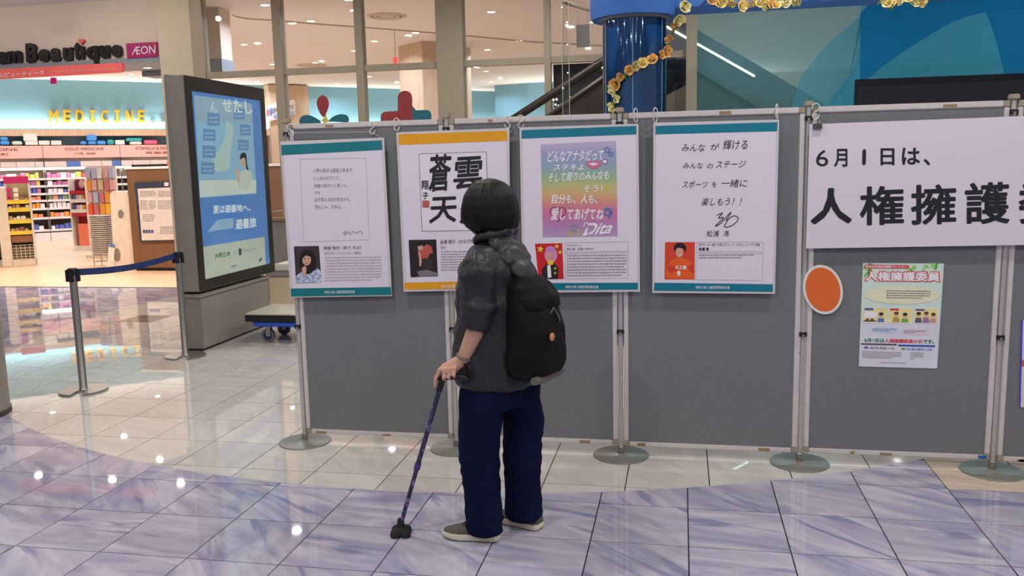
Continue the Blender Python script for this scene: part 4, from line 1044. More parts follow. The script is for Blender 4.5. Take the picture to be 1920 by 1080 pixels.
def garland(label, pts3, nflow, seed):
    global _leafme
    rn = random.Random(seed)
    sp = [Vector(p) for p in spline([tuple(p) for p in pts3], 6)]
    t = thing('rose_garland', label, 'garland', sp[-1], group='rose garlands')
    MB().tube(sp, 0.004, 5).build('stem', m_stem, t)
    n = len(sp)
    for i in range(nflow):
        p = sp[int((i + 0.5) / nflow * (n - 1))] + Vector((rn.uniform(-.015, .015), rn.uniform(-0.03, -0.01), rn.uniform(-.015, .015)))
        k = rn.choice([0, 0, 1, 1, 2])
        if _rose[k] is None:
            ob = rose_mesh().build('rose', m_ros[k], None, smooth=80, origin=(0, 0, 0)); _rose[k] = ob.data
        else:
            ob = bpy.data.objects.new('rose', _rose[k]); COL.objects.link(ob)
        ob.parent = t; ob.location = p - wm(t).translation
        ob.rotation_euler = (radians(90) + rn.uniform(-0.7, 0.7), rn.uniform(-0.5, 0.5), rn.uniform(-0.8, 0.8)); s = rn.uniform(0.95, 1.45); ob.scale = (s, s, s)
    for i in range(int(nflow * 3.2)):
        p = sp[rn.randrange(n)]
        if _leafme is None:
            ob = MB().add(leafmb.v, leafmb.f).build('leaf', m_gl, None, origin=(0, 0, 0)); _leafme = ob.data
        else:
            ob = bpy.data.objects.new('leaf', _leafme); COL.objects.link(ob)
        ob.parent = t; ob.location = p - wm(t).translation + Vector((0, -0.005, 0)); ob.rotation_euler = (rn.uniform(0, 6), rn.uniform(-1, 1), rn.uniform(0, 6)); s = rn.uniform(1.0, 1.6); ob.scale = (s, s, s)
def gpt(x, y):
    # on the front of the column, else in the beam's front plane
    p = at_y(x, y, CYC - 0.14)
    dx = p.x - ccx
    if abs(dx) < crad: p = at_y(x, y, CYC - sqrt(max(0, crad * crad - dx * dx)) - 0.02)
    return p
garland('rose garland winding down the front of the blue column', [gpt(x, y) for x, y in [(1282, 4), (1276, 30), (1268, 50), (1256, 78), (1250, 98), (1232, 108), (1212, 115), (1196, 122), (1184, 132), (1166, 146), (1150, 158), (1153, 174), (1152, 190), (1142, 206)]], 15, 2)
garland('rose garland hanging along the lower edge of the blue beam', [at_y(x, y, CYC - 0.13) for x, y in [(1335, -4), (1365, 4), (1395, 9), (1425, 6), (1445, 12), (1470, 8), (1500, -4)]], 11, 3)
garland('loose end of rose garland over the blue glass wall', [at_y(x, y, CYC - 0.13) for x, y in [(1640, -8), (1660, 4), (1675, 10), (1700, -2), (1715, 5), (1735, -6)]], 7, 5)

# acrylic pole with tiny lights, and the grey hanging sign
a, b = at_y(1060, 5, 9.0), at_y(1060, 260, 9.0)
t = thing('acrylic_post', 'slim clear acrylic post in front of the glass wall beside the blue column', 'post', (a.x, 9.0, 0))
box(a.x - 0.035, a.x + 0.035, 8.965, 9.035, 0.02, a.z).build('clear_tube', glass('clear_acrylic', (0.93, 0.94, 0.93), 1.0), t)
box(a.x - 0.06, a.x + 0.06, 8.94, 9.06, 0, 0.02).build('foot_plate', m_steel, t)
for xx in (-0.035, 0.035): box(a.x + xx - 0.003, a.x + xx + 0.003, 8.962, 8.968, 0.02, a.z).build('edge_strip', mat('acrylic_edge', (214, 200, 184), 0.2), t)
for z in (a.z - 0.05, a.z - 0.2, a.z - 0.42, a.z - 0.7, a.z - 0.85): MB().lathe([(0.002, -0.007), (0.007, 0), (0.002, 0.007)], 8).xf(Matrix.Translation((a.x - 0.03 + (0.05 if int(z * 100) % 2 else 0), 8.958, z))).build('tiny_light', lamp_mat('tiny_led', (1, 0.95, 0.85), 3), t)
MB().tube([(a.x, 9.0, a.z), at_y(1130, 25, 9.0)], 0.02, 6).build('top_arm', m_mull, t)
p0, p3 = at_y(1081, 47, 11.2), at_y(1107, 88, 11.2)
t = thing('hanging_sign', 'small grey rectangular hanging sign behind the upper glass', 'sign', ((p0.x + p3.x) / 2, 11.2, p3.z))
box(p0.x, p3.x, 11.18, 11.2, p3.z, p0.z).build('plate', mat('sign_grey', (150, 146, 138), 0.5), t)
for xx in (p0.x + 0.03, p3.x - 0.03): MB().tube([(xx, 11.19, p0.z), (xx, 11.19, CEIL)], 0.003, 5).build('hanger', m_steel, t)

# ------------------------------------------------------------------ escalators
m_hr = mat('handrail_rubber', (48, 34, 26), 0.4); m_esc = mat('escalator_dark', (52, 44, 40), 0.4, 0.2); m_escg = mat('escalator_side', (62, 58, 56), 0.45, 0.15)
EY = 9.75
t = thing('up_escalator', 'dark escalator handrail rising behind the boards towards the blue column', 'escalator', (-1.0, EY, 0))
a, b = at_y(977, 214, EY), at_y(1127, 117, EY); dd = (b - a) / (b.x - a.x)
A, B = a - dd * 0.9, a + dd * (-0.22 - a.x)
MB().tube([A, B], 0.045, 10, flat=0.7).build('handrail', m_hr, t, smooth=40)
a2, b2_ = at_y(1035, 213, EY), at_y(1127, 149, EY); dd2 = (b2_ - a2) / (b2_.x - a2.x)
A2, B2 = a2 - dd2 * 1.3, a2 + dd2 * (-0.22 - a2.x)
MB().tube([A2, B2], 0.035, 8).build('skirt_rail', m_hr, t, smooth=40)
MB().prism([A2 + Vector((0, 0, 0.02)), B2 + Vector((0, 0, 0.02)), B - Vector((0, 0, 0.03)), A - Vector((0, 0, 0.03))], (0, 0.012, 0)).build('glass_panel', glass('escalator_glass', (0.86, 0.86, 0.84), 0.9), t)
MB().prism([A2 - Vector((0, 0, 0.02)), B2 - Vector((0, 0, 0.02)), B2 - Vector((0, 0, 0.5)), A2 - Vector((0, 0, 0.5))], (0, 0.3, 0)).build('truss', m_esc, t)
box(-1.75, -1.25, EY, EY + 0.3, 0, 0.95).build('landing_box', m_esc, t)
EY2 = 12.0
t = thing('down_escalator', 'grey escalator flank with a white light strip sloping down behind the blue glass', 'escalator', (1.0, EY2, 0))
a, b = at_y(1250, 22, EY2), at_y(1560, 203, EY2); dd = (b - a) / (b.x - a.x)
A, B = a - dd * 0.35, b + dd * 0.9
h = at_y(1250, 22, EY2).z - at_y(1250, 100, EY2).z
dn = Vector((0, 0, -h))
MB().prism([A, B, B + dn, A + dn], (0, 1.0, 0)).build('truss', m_escg, t)
l1, l2 = at_y(1250, 50, EY2 - 0.03), at_y(1415, 143, EY2 - 0.03)
MB().tube([l1, l2], 0.013, 8).build('light_strip', lamp_mat('strip_glow', (0.9, 1.0, 0.95), 5), t)
MB().prism([A + dn + Vector((0, 0.05, 0)), B + dn + Vector((0, 0.05, 0)), Vector((B.x, EY2 + 0.05, 0)), Vector((A.x, EY2 + 0.05, 0))], (0, 0.9, 0)).build('underside_skirt', mat('dark_skirt', (30, 28, 28), 0.6), t)
struct('wall_dark_panel', box(-1.525, 0.05, 10.6, 10.66, 0.09, 2.744), mat('dark_recess', (26, 22, 22), 0.6))  # dark sheet whose colour stands for the shade of the interior beyond
rn = random.Random(8)
for i in range(14):
    x, y = rn.uniform(1036, 1124), rn.uniform(180, 206); p = at_y(x, y, 10.592)
    tag(MB().lathe([(0.003, -0.014), (0.014, 0), (0.003, 0.014)], 8).xf(Matrix.Translation(p)).build('distant_bulb', lamp_mat('bulb_glow', (1, 0.86, 0.66), 3)), 'tiny warm light glinting in the dark opening beside the column', 'light', 'glints in the dark opening')
p_ = [at_y(1225, 191, 10.56), at_y(1286, 160, 10.56), at_y(1286, 330, 10.56), at_y(1225, 330, 10.56)]
tag(MB().prism(p_, (0, 0.03, 0)).build('stair_flank', mat('flank_beige', (176, 160, 140), 0.6)), 'beige sloping flank seen between the blue column and the brown upright', 'escalator')

# ------------------------------------------------------------------ blue glass wall with arcs, television
GB = PY(FY - 0.02, 0.006)
def film(name, tint, haze, hc): return glass(name, tint, 0.55, haze, [lin(v) for v in hc])
def quadto(pts): return pts
gw = tag(thing('window_2', None, None, (3.0, FY, 0)), kind='structure')
x0 = 0.175
f_base = film('film_teal', (0.74, 0.92, 0.90), 0.16, (130, 190, 194))
f_blue = film('film_blue', (0.08, 0.42, 0.68), 0.62, (24, 132, 188))
f_mid = film('film_mid', (0.28, 0.66, 0.78), 0.5, (72, 178, 204))
f_cyan = film('film_cyan', (0.45, 0.74, 0.80), 0.34, (110, 190, 206))
box(x0, 7.0, FY - 0.005, FY + 0.005, 0, CEIL - 0.001).build('pane', f_base, gw)
def arc(pts, n=6): return spline(pts, n)
flat('film_arc', GB, arc([(1500, 147), (1545, 90), (1590, 50), (1640, 5), (1660, -15)], 5) + [(1620, -15), (1615, 25), (1612, 110), (1590, 160), (1555, 200), (1540, 215), (1480, 215)], f_cyan, gw, 1)
flat('film_arc', GB, [(1614, 25), (1650, -15), (1960, -15), (1960, 12)] + arc([(1960, 8), (1900, 16), (1850, 22), (1790, 40), (1720, 80), (1660, 120), (1628, 147), (1612, 160)], 5), f_blue, gw, 2)
flat('film_arc', GB, [(1614, 26)] + arc([(1612, 90), (1600, 130), (1575, 165), (1550, 200), (1530, 220)], 4) + [(1612, 220)], f_mid, gw, 2)
flat('film_arc', GB, arc([(1612, 160), (1660, 120), (1720, 80), (1790, 40), (1848, 22)], 5) + arc([(1848, 22), (1862, 60), (1875, 105), (1886, 150)], 4) + [(1612, 215)], f_mid, gw, 1)
flat('film_arc', GB, arc([(1848, 22), (1862, 60), (1875, 105), (1886, 150)], 4) + [(1960, 150), (1960, 8), (1900, 14)], f_blue, gw, 1)
TY = 9.6
a, b = at_y(1604, 149, TY), at_y(1990, 135, TY)
t = thing('television', 'wide black television screen rising behind the banner board', 'television', ((a.x + b.x) / 2 + 0.2, TY, 0))
X0, X1, Z1 = a.x, a.x + 2.2, a.z
box(X0, X1, TY, TY + 0.06, Z1 - 1.25, Z1).build('housing', mat('tv_housing', (14, 13, 15), 0.35), t, bevel=0.006)
box(X0 + 0.025, X1 - 0.025, TY - 0.003, TY + 0.002, Z1 - 1.22, Z1 - 0.07).build('screen', mat('tv_screen', (8, 7, 16), 0.08, var=0.02, coat=0.6), t)
box((X0 + X1) / 2 - 0.08, (X0 + X1) / 2 + 0.08, TY + 0.06, TY + 0.14, 0.02, Z1 - 0.5).build('stand_column', m_blk, t)
box((X0 + X1) / 2 - 0.5, (X0 + X1) / 2 + 0.5, TY - 0.2, TY + 0.4, 0, 0.02).build('stand_foot', m_blk, t)
# ------------------------------------------------------------------ shop signs
PS = PY(FY - 0.004, 0.003)
m_black3 = mat('sign_black', (26, 22, 22), 0.4)
t = thing('shop_sign_letters', 'raised black shop name lettering on the beige fascia with a red heart dot', 'sign', at_y(130, 121, FY))
for s, qd in [('am', [(0, 98), (44, 95), (44, 118), (0, 121)]), ('B', [(51, 82), (73, 81), (73, 117), (53, 118)]), ('e', [(75, 93), (95, 92), (95, 116), (75, 117)]), ('a', [(98, 91), (117, 90), (117, 115), (98, 116)]), ('u', [(121, 90), (139, 89), (139, 114), (121, 115)]), ('t', [(141, 81), (153, 80), (153, 112), (143, 113)]), ('ı', [(154, 87), (161, 87), (161, 111), (154, 112)]), ('q', [(164, 88), (187, 86), (188, 121), (166, 122)]), ('u', [(189, 86), (208, 85), (208, 109), (190, 110)]), ('e', [(211, 85), (231, 84), (231, 107), (212, 108)])]:
    text(s, PS, qd, m_black3, t, 'letter', 1, bold=0.05, depth=0.04)
MB().prism([PS(*p) for p in heart(156, 78, 5.5)], (0, -0.04, 0)).build('heart_dot', mat('sign_heart', (226, 92, 92), 0.5), t)
t = thing('store_plate', 'magenta plate with white lettering beside the black shop name', 'sign', at_y(268, 109, FY))
MB().prism([PS(*p) for p in [(239, 82), (296, 79), (297, 107), (241, 110)]], (0, -0.03, 0)).build('plate', mat('magenta', (168, 16, 98), 0.45), t)
PS2 = PY(FY - 0.036, 0.001)
text('ÆON', PS2, [(247, 88), (291, 85), (291, 100), (247, 103)], m_whiteink, t, 'plate_lettering', 1)
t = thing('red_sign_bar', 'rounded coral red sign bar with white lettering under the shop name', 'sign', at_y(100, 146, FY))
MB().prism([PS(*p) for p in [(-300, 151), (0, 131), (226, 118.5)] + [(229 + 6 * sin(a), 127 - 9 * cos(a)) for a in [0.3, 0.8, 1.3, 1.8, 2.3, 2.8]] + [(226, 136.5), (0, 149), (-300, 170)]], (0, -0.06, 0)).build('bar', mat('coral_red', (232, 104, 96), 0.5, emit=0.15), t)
PS3 = PY(FY - 0.068, 0.001)
text('ムビューティーク', PS3, [(-3, 136), (82, 131.5), (82, 141), (-3, 146)], m_whiteink, t, 'bar_lettering', 1, bold=0.015)
text('Health & Wellness brings Happy Life', PS3, [(100, 132), (220, 125), (220, 131), (100, 138)], mat('pale_pink_ink', (240, 176, 166), 0.5), t, 'bar_lettering', 1)
PWL = PN(W0, WN, 0.02)
m_yel3 = mat('yellow_letter', (226, 172, 34), 0.5)
t = thing('wall_letters', 'yellow raised word MEDICINE on the pale blue wall over the shelves', 'sign', at_p(182, 231, W0, WN))
for s, x0, x1 in [('M', 92, 109), ('E', 118, 133), ('D', 142, 157), ('I', 168, 178), ('C', 189, 203), ('I', 214, 225), ('N', 235, 249), ('E', 258, 271)]:
    if s == 'I':
        c_ = (x0 + x1) / 2
        MB().prism([PWL(*p) for p in [(x0, 206), (x1, 206.5), (x1, 210), (c_ + 2.2, 210), (c_ + 2.2, 225.5), (x1, 225.5), (x1, 229.5), (x0, 229), (x0, 225.5), (c_ - 2.2, 225.5), (c_ - 2.2, 210), (x0, 210)]], WN * 0.06).build('letter', m_yel3, t)
    else:
        text(s, PWL, [(x0, 206), (x1, 206.5), (x1, 229.5), (x0, 229)], m_yel3, t, 'letter', 1, bold=0.03, depth=0.05)
t = thing('wall_script', 'small grey Japanese word on the wall beside the yellow letters', 'sign', at_p(300, 231, W0, WN))
text('くすり', PWL, (282, 218, 330, 231), mat('grey_letter', (96, 92, 90), 0.5), t, 'lettering', 1, depth=0.02)
p0, p1_ = at_y(95, 146, 11.6), at_y(106, 157, 11.6)
t = thing('hanging_tag', 'tiny magenta sign hanging under the coral sign bar', 'sign', ((p0.x + p1_.x) / 2, 11.6, p1_.z))
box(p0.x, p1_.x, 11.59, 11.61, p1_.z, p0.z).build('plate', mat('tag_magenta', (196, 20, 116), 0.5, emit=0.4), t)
MB().tube([((p0.x + p1_.x) / 2, 11.6, p0.z), ((p0.x + p1_.x) / 2, 11.6, CEIL)], 0.004, 5).build('hanger', m_steel, t)
# lintel end seen through the first pane
a, b, c = at_y(384, 72, 11.3), at_y(416, 110, 11.3), at_y(416, 137, 11.3)
struct('trim_6', box(a.x - 1.0, b.x, 11.3, 11.6, b.z, CEIL), m_fascia); struct('trim_7', box(a.x - 1.0, c.x + 0.02, 11.28, 11.62, c.z, b.z), m_soff)
# small exit sign
p0, p1_ = at_y(738, 108, 14.0), at_y(746, 121, 14.0)
t = thing('exit_sign', 'small glowing red sign hanging near the wood clad pillar', 'sign', (p0.x, 14.0, p1_.z))
box(p0.x, p1_.x, 13.97, 14.0, p1_.z, p0.z).build('plate', mat('red_glow', (236, 92, 84), 0.5, emit=0.6), t)
MB().tube([((p0.x + p1_.x) / 2, 13.985, p0.z), ((p0.x + p1_.x) / 2, 13.985, CEIL)], 0.005, 5).build('hanger', m_steel, t)
# signboard on the pilaster
PL = PN(W0 + WN * 0.5, WN, 0.02)
t = thing('round_end_sign', 'white rounded sign with blue strip on the wood pilaster', 'sign', PL(525, 228))
MB().prism([PL(*p) for p in spline([(505, 196), (545, 188), (551, 190), (552, 212), (549, 215), (507, 227), (500, 224), (498, 208), (500, 199), (505, 196)], 3)[:-1]], WN * 0.06).build('board', mat('sign_white', (236, 228, 222), 0.5), t)
PL2 = PN(W0 + WN * 0.565, WN, 0.01)
text('SENIOR LIFESTYLE', PL2, [(511, 203), (551, 196), (551, 204), (511, 212)], m_grey, t, 'sign_lettering', 1, bold=0.02)
flat('blue_strip', PL2, [(513, 215), (551, 208), (551, 213), (513, 221)], mat('sign_blue', (130, 180, 226), 0.5), t, 1)
flat('pink_mark', PL2, ell(502, 210, 2.6, 7, 12), mat('sign_pink', (230, 120, 130), 0.5), t, 1); flat('blue_mark', PL2, ell(508, 209, 2.6, 7, 12), mat('sign_blue2', (90, 130, 200), 0.5), t, 1)
# stickers on the glass
PG = PY(FY - 0.0065, 0.002)
m_dred = mat('decal_red', (158, 62, 62), 0.5); m_dteal = mat('decal_teal', (38, 112, 128), 0.5); m_dyel = mat('decal_yellow', (226, 206, 90), 0.5)
t = thing('petal_sticker', 'sticker of one red and two teal petals on the shop glass', 'sticker', PG(607, 232))
for pts, m in (([(605, 178), (613, 183), (617, 194), (614, 207), (607, 220), (598, 208), (594, 194), (597, 183)], m_dred), ([(562, 232), (562, 224), (568, 217), (580, 216), (592, 221), (602, 228), (595, 232)], m_dteal), ([(615, 228), (624, 219), (638, 214), (650, 216), (654, 222), (653, 229), (640, 229)], m_dteal)):
    MB().prism([PG(*p) for p in spline(pts + [pts[0]], 3)[:-1]], (0, -0.004, 0)).build('petal', m, t)
flat('flower_centre', PG, [(607, 222), (611, 212), (613, 222), (618, 226), (609, 232), (602, 226)], m_dyel, t, 2)
t = thing('cross_sticker', 'sticker of a rounded red cross with a teal bar on the shop glass', 'sticker', PG(762, 228))
MB().prism([PG(*p) for p in [(746, 226), (746, 183)] + [(759.5 + 13.5 * cos(a), 183 - 13 * sin(a)) for a in [pi - i * pi / 8 for i in range(1, 8)]] + [(773, 183), (773, 226)]], (0, -0.005, 0)).build('upright', m_dred, t)
MB().prism([PG(*p) for p in [(746, 226), (746, 208), (725, 209)] + [(725 + 11 * cos(a), 218 - 9 * sin(a)) for a in [pi / 2 + i * pi / 6 for i in range(1, 4)]] + [(714, 227)]], (0, -0.004, 0)).build('arm', m_dred, t)
MB().prism([PG(*p) for p in [(773, 225), (773, 198), (777, 203), (780, 207), (800, 206)] + [(800 + 9 * cos(a), 215 - 9 * sin(a)) for a in [pi / 2 - i * pi / 6 for i in range(1, 4)]] + [(809, 224)]], (0, -0.004, 0)).build('arm', m_dteal, t)

# ------------------------------------------------------------------ wall shelves
m_shw = mat('shelf_white', (236, 232, 226), 0.4); m_shd = mat('shelf_back', (112, 104, 96), 0.6); m_pink = mat('header_pink', (246, 190, 172), 0.5)
m_pale2 = mat('label_pale', (228, 212, 200), 0.5); m_lblue = mat('label_blue', (88, 128, 196), 0.5); m_brl = mat('brown_letter', (120, 66, 48), 0.5)
m_shl = lamp_mat('shelf_lamp', (1.0, 0.97, 0.9), 2.2)
SHELVES = [0.26, 0.55, 0.77, 0.96, 1.12, 1.30, 1.47]
heads = {-2: None, -1: ('MEDICINE', '解熱剤'), 0: ('COLD MEDICINE', 'かぜ薬　鎮痛剤'), 1: ('STOMACH & DIGESTIVE', '胃腸薬'), 2: None}
ulab = {-2: 'wall shelf unit at the far left with a blank pink header', -1: 'wall shelf unit with cut off pink header beside the yellow rack', 0: 'wall shelf unit under the pink COLD MEDICINE header', 1: 'wall shelf unit under the pink STOMACH header behind the counter', 2: 'wall shelf unit hidden behind the digital sign'}
PH = PN(W0 + WN * 0.462, WN, 0.004)
for ui in (-2, -1, 0, 1, 2):
    ua, ub = 0.04 + 1.66 * ui, 0.04 + 1.66 * (ui + 1) - 0.01
    c = WROT @ Vector(((ua + ub) / 2, -0.2, 0))
    t = thing('shelf_unit', ulab[ui], 'shelf', c, group='wall shelf units')
    box(ua, ub, -0.04, -0.012, 0, 1.95).xf(WROT).build('back_panel', m_shd, t)
    box(ua, ub, -0.42, -0.01, 0, 0.2).xf(WROT).build('plinth', m_shw, t)
    for k, z in enumerate(SHELVES): 
        sh = box(ua, ub, -0.40, -0.04, z, z + 0.015).xf(WROT).build('shelf_board', m_shw, t)
        box(ua, ub, -0.405, -0.398, z - 0.03, z + 0.02).xf(WROT).build('price_rail', m_shw, sh)
    for u in (ua, ub - 0.02): box(u, u + 0.02, -0.39, -0.04, 0.2, 1.95).xf(WROT).build('side_panel', m_shd, t)
    box(ua, ub, -0.42, -0.2, 1.68, 1.735).xf(WROT).build('light_rail', m_shl, t)
    box(ua, ub, -0.46, -0.02, 1.955, 2.24).xf(WROT).build('pink_header', m_pink, t)
    strip_light(WROT, ua, ub, -0.40, 1.66, 5.0, (1, 0.97, 0.92), up=False)
    rn = random.Random(ui + 20); u = ua
    while u < ub - 0.1:
        w = rn.uniform(0.22, 0.5); w = min(w, ub - u)
        box(u + 0.005, u + w - 0.005, -0.44, -0.43, 1.745, 1.87).xf(WROT).build('shelf_label', rn.choice([m_lblue, m_pale2, m_pale2, m_pale2]), t); u += w
    if heads[ui]:
        um = {-1: -0.92, 0: 0.92, 1: 2.55}[ui]; hw = {-1: 0.45, 0: 0.42, 1: 0.5}[ui]
        class PU:
            n = WN
            def __call__(s, u, v, k=0): return WROT @ Vector((u, -0.462 - 0.004 * k, -v))
        text(heads[ui][0], PU(), [(um - hw, -2.19), (um + hw, -2.19), (um + hw, -2.125), (um - hw, -2.125)], m_brl, t, 'header_lettering', 1)
        text(heads[ui][1], PU(), [(um - hw * 0.55, -2.075), (um + hw * 0.55, -2.075), (um + hw * 0.55, -2.02), (um - hw * 0.55, -2.02)], m_brl, t, 'header_lettering', 1)
# packages on the shelves
pk_cols = [(240, 236, 230), (236, 150, 110), (230, 90, 80), (90, 110, 190), (240, 200, 90), (236, 190, 190), (120, 160, 120), (200, 120, 160), (250, 250, 250), (240, 160, 60)]
m_pk = [mat('package_%d' % i, c, 0.45) for i, c in enumerate(pk_cols)]
_pkme = {}
rn = random.Random(5)
lev = ['lowest', 'second lowest', 'third lowest', 'fourth', 'third highest', 'second highest', 'highest']
prow = [[8, 3, 6, 0], [1, 5, 9, 0], [1, 9, 0, 2], [6, 1, 3, 4], [2, 7, 0, 3], [8, 4, 3, 7], [2, 0, 7, 4]]
for k, z in enumerate(SHELVES):
    u = -0.95
    hmax = (SHELVES + [1.66])[k + 1] - z - 0.06
    while u < 1.1:
        if u < 0.065 and u + 0.125 > 0.005: u = 0.068
        w = rn.uniform(0.07, 0.12); h = min(hmax, rn.uniform(0.08, 0.15)); ci = rn.choice(prow[k])
        key = (ci, round(w, 2), round(h, 2))
        loc = WROT @ Vector((u + w / 2, -0.33, z + 0.0155))
        if key not in _pkme:
            o = box(-key[1] / 2 + 0.004, key[1] / 2 - 0.004, -0.05, 0.1, 0, key[2]).build('medicine_package', m_pk[ci], None, origin=(0, 0, 0), bevel=0.004); _pkme[key] = o.data
        else:
            o = bpy.data.objects.new('medicine_package', _pkme[key]); COL.objects.link(o)
        o.location = loc; o.rotation_euler = (0, 0, atan2(WT.y, WT.x))
        tag(o, 'small medicine package standing on the %s lit wall shelf' % lev[k], 'package', 'packages on the %s wall shelf' % lev[k])
        u += w + 0.004
# spare stock on top of the headers
m_st = {'blue': mat('stock_blue', (84, 160, 226), 0.4), 'white': mat('stock_white', (236, 232, 214), 0.5), 'teal': mat('stock_teal', (70, 176, 170), 0.4), 'pink': mat('stock_pink', (236, 110, 140), 0.4), 'green': mat('stock_green', (206, 226, 204), 0.5)}
PT = PN(W0 + WN * 0.3, WN, 0.02)
def stock(x0, y0, x1, y1, c, lab, soft=0.02):
    a, b = PT(x0, y0), PT(x1, y1); ua, ub = (a - W0).dot(WT), (b - W0).dot(WT)
    z0 = max(b.z, 2.242)
    o = box(ua, ub, -0.42, -0.18, z0, max(a.z, z0 + 0.06)).xf(WROT).build('stock_pack', m_st[c], bevel=soft); tag(o, lab, 'pack', 'spare packs on top of the shelves')
stock(0, 264, 18, 272, 'blue', 'blue soft pack lying low on the shelf top at the picture edge'); stock(0, 257, 15, 263.8, 'blue', 'blue soft pack on top of another at the picture edge')
stock(22, 265, 42, 272, 'green', 'pale green soft pack on the shelf top beside the blue packs')
stock(47, 265, 71, 272, 'white', 'white carton on the shelf top under another carton', 0.006); stock(43, 251, 70, 264.6, 'white', 'pale carton stacked highest on the shelf top', 0.006)
stock(72, 264, 93, 272, 'white', 'white carton on the shelf top, second from the stacked cartons', 0.006); stock(95, 264, 115, 272, 'white', 'white carton on the shelf top, third from the stacked cartons', 0.006)
stock(150, 265, 162, 271.5, 'blue', 'blue rounded pack on the shelf top, outermost of its pile'); stock(164, 265, 180, 271.5, 'blue', 'blue rounded pack on the shelf top in the middle of its pile'); stock(181, 264, 198, 271.5, 'blue', 'blue rounded pack on the shelf top nearest the teal pack'); stock(161, 253, 181, 264.6, 'blue', 'blue and white pack topping the pile of blue packs')
stock(200, 262, 213, 271.5, 'teal', 'teal round pack on the shelf top beside the blue pile'); stock(215, 263, 233, 271.5, 'white', 'white carton on the shelf top between the two teal packs', 0.006)
stock(242, 266, 265, 271.5, 'white', 'white pack on the shelf top beneath the teal pack'); stock(235, 259, 265, 265.8, 'teal', 'teal soft pack lying on the white pack'); stock(269, 263, 294, 271, 'pink', 'bright pink soft pack on the shelf top')

# ------------------------------------------------------------------ racks near the entrance
RY = 12.85
def rx(x, y, Y=RY): return at_y(x, y, Y)
xl, xr = rx(14, 502).x, rx(58, 502).x
zt = rx(30, 342).z
xr = xl + (xr - xl) * 0.80
m_rackw = mat('rack_white', (216, 206, 186), 0.5); m_ytray = mat('tray_yellow', (224, 198, 60), 0.45); m_mag = mat('card_magenta', (196, 36, 104), 0.5)
RACKBAGS = []
t = rack_t = thing('promo_rack', 'tall white promotion rack with yellow trays and a magenta header', 'rack', ((xl + xr) / 2, RY + 0.2, 0))
for x in (xl, xr - 0.02): box(x, x + 0.02, RY, RY + 0.42, 0.02, zt).build('side_panel', m_rackw, t)
box(xl - 0.14, xl, RY - 0.005, RY + 0.42, 0.02, zt - 0.1).build('side_panel', m_rackw, t)
box(xl - 0.14, xr, RY, RY + 0.42, 0, 0.13).build('base', m_rackw, t, bevel=0.006)
box(xl, xr, RY + 0.38, RY + 0.42, 0.02, zt).build('back_panel', mat('rack_back', (190, 176, 130), 0.6), t)
box(xl, xr, RY - 0.01, RY + 0.01, zt - 0.02, zt + 0.1).build('header_card', m_mag, t)
rn = random.Random(12)
m_gd = [mat('goods_%d' % i, c, 0.5) for i, c in enumerate([(190, 130, 120), (236, 226, 210), (150, 90, 96), (214, 180, 120)])]
for zz in (rx(30, 381).z, rx(30, 396).z, rx(30, 418).z, rx(30, 439).z):
    tr = box(xl + 0.02, xr - 0.02, RY - 0.01, RY + 0.36, zz - 0.012, zz).build('tray', m_ytray, t); box(xl + 0.02, xr - 0.02, RY - 0.015, RY - 0.005, zz - 0.012, zz + 0.055).build('tray_lip', m_ytray, tr)
    u = xl + 0.03
    while u < xr - 0.07:
        w = rn.uniform(0.05, 0.08); h = rn.uniform(0.07, 0.12)
        sn = ('lowest', 'second lowest', 'second highest', 'highest')[3 - [rx(30, yy).z for yy in (381, 396, 418, 439)].index(zz)]
        RACKBAGS.append(box(u, u + w - 0.006, RY + 0.02, RY + 0.1, zz + 0.001, zz + h).build('snack_bag', rn.choice(m_gd), bevel=0.01)); tag(RACKBAGS[-1], 'small snack bag standing in the %s yellow tray of the promotion rack' % sn, 'bag', 'snack bags in the yellow trays'); u += w
for k in range(3):
    for j in range(2): box(xl + 0.03 + j * 0.1, xl + 0.1 + j * 0.1, RY - 0.012, RY + 0.0, zt - 0.16 - k * 0.09, zt - 0.09 - k * 0.09).build('magenta_card', m_mag if j == 0 else m_gd[1], t)
wz0, wz1 = rx(30, 487).z, rx(30, 460).z
box(xl + 0.03, xr - 0.03, RY + 0.06, RY + 0.3, wz0, wz1 - 0.03).build('basket_contents', mat('contents_olive', (110, 98, 70), 0.8, var=0.5, vs=25), t)
for k in range(6): z = wz0 + (wz1 - wz0) * k / 5; MB().tube([(xl + 0.02, RY - 0.004, z), (xr - 0.02, RY - 0.004, z)], 0.004, 5).build('basket_wire', m_rackw, t)
for k in range(6): x = xl + 0.02 + (xr - xl - 0.04) * k / 5; MB().tube([(x, RY - 0.006, wz0), (x, RY - 0.006, wz1)], 0.004, 5).build('basket_wire', m_rackw, t)
bz0, bz1 = rx(30, 455).z, rx(30, 440).z
box(xl + 0.03, xr - 0.03, RY + 0.02, RY + 0.3, bz0, bz1 - 0.02).build('brown_carton', mat('carton_brown', (140, 96, 70), 0.7), t)
pv0 = rack_t.location.copy(); RA = radians(38); RM = Matrix.Rotation(RA, 3, 'Z')       # the rack stands turned towards the entrance
rack_t.rotation_euler.z = RA
for o in RACKBAGS:
    o.location = pv0 + RM @ (o.location - Vector((pv0.x, pv0.y, 0))) - Vector((0, 0, pv0.z)); o.rotation_euler.z = RA
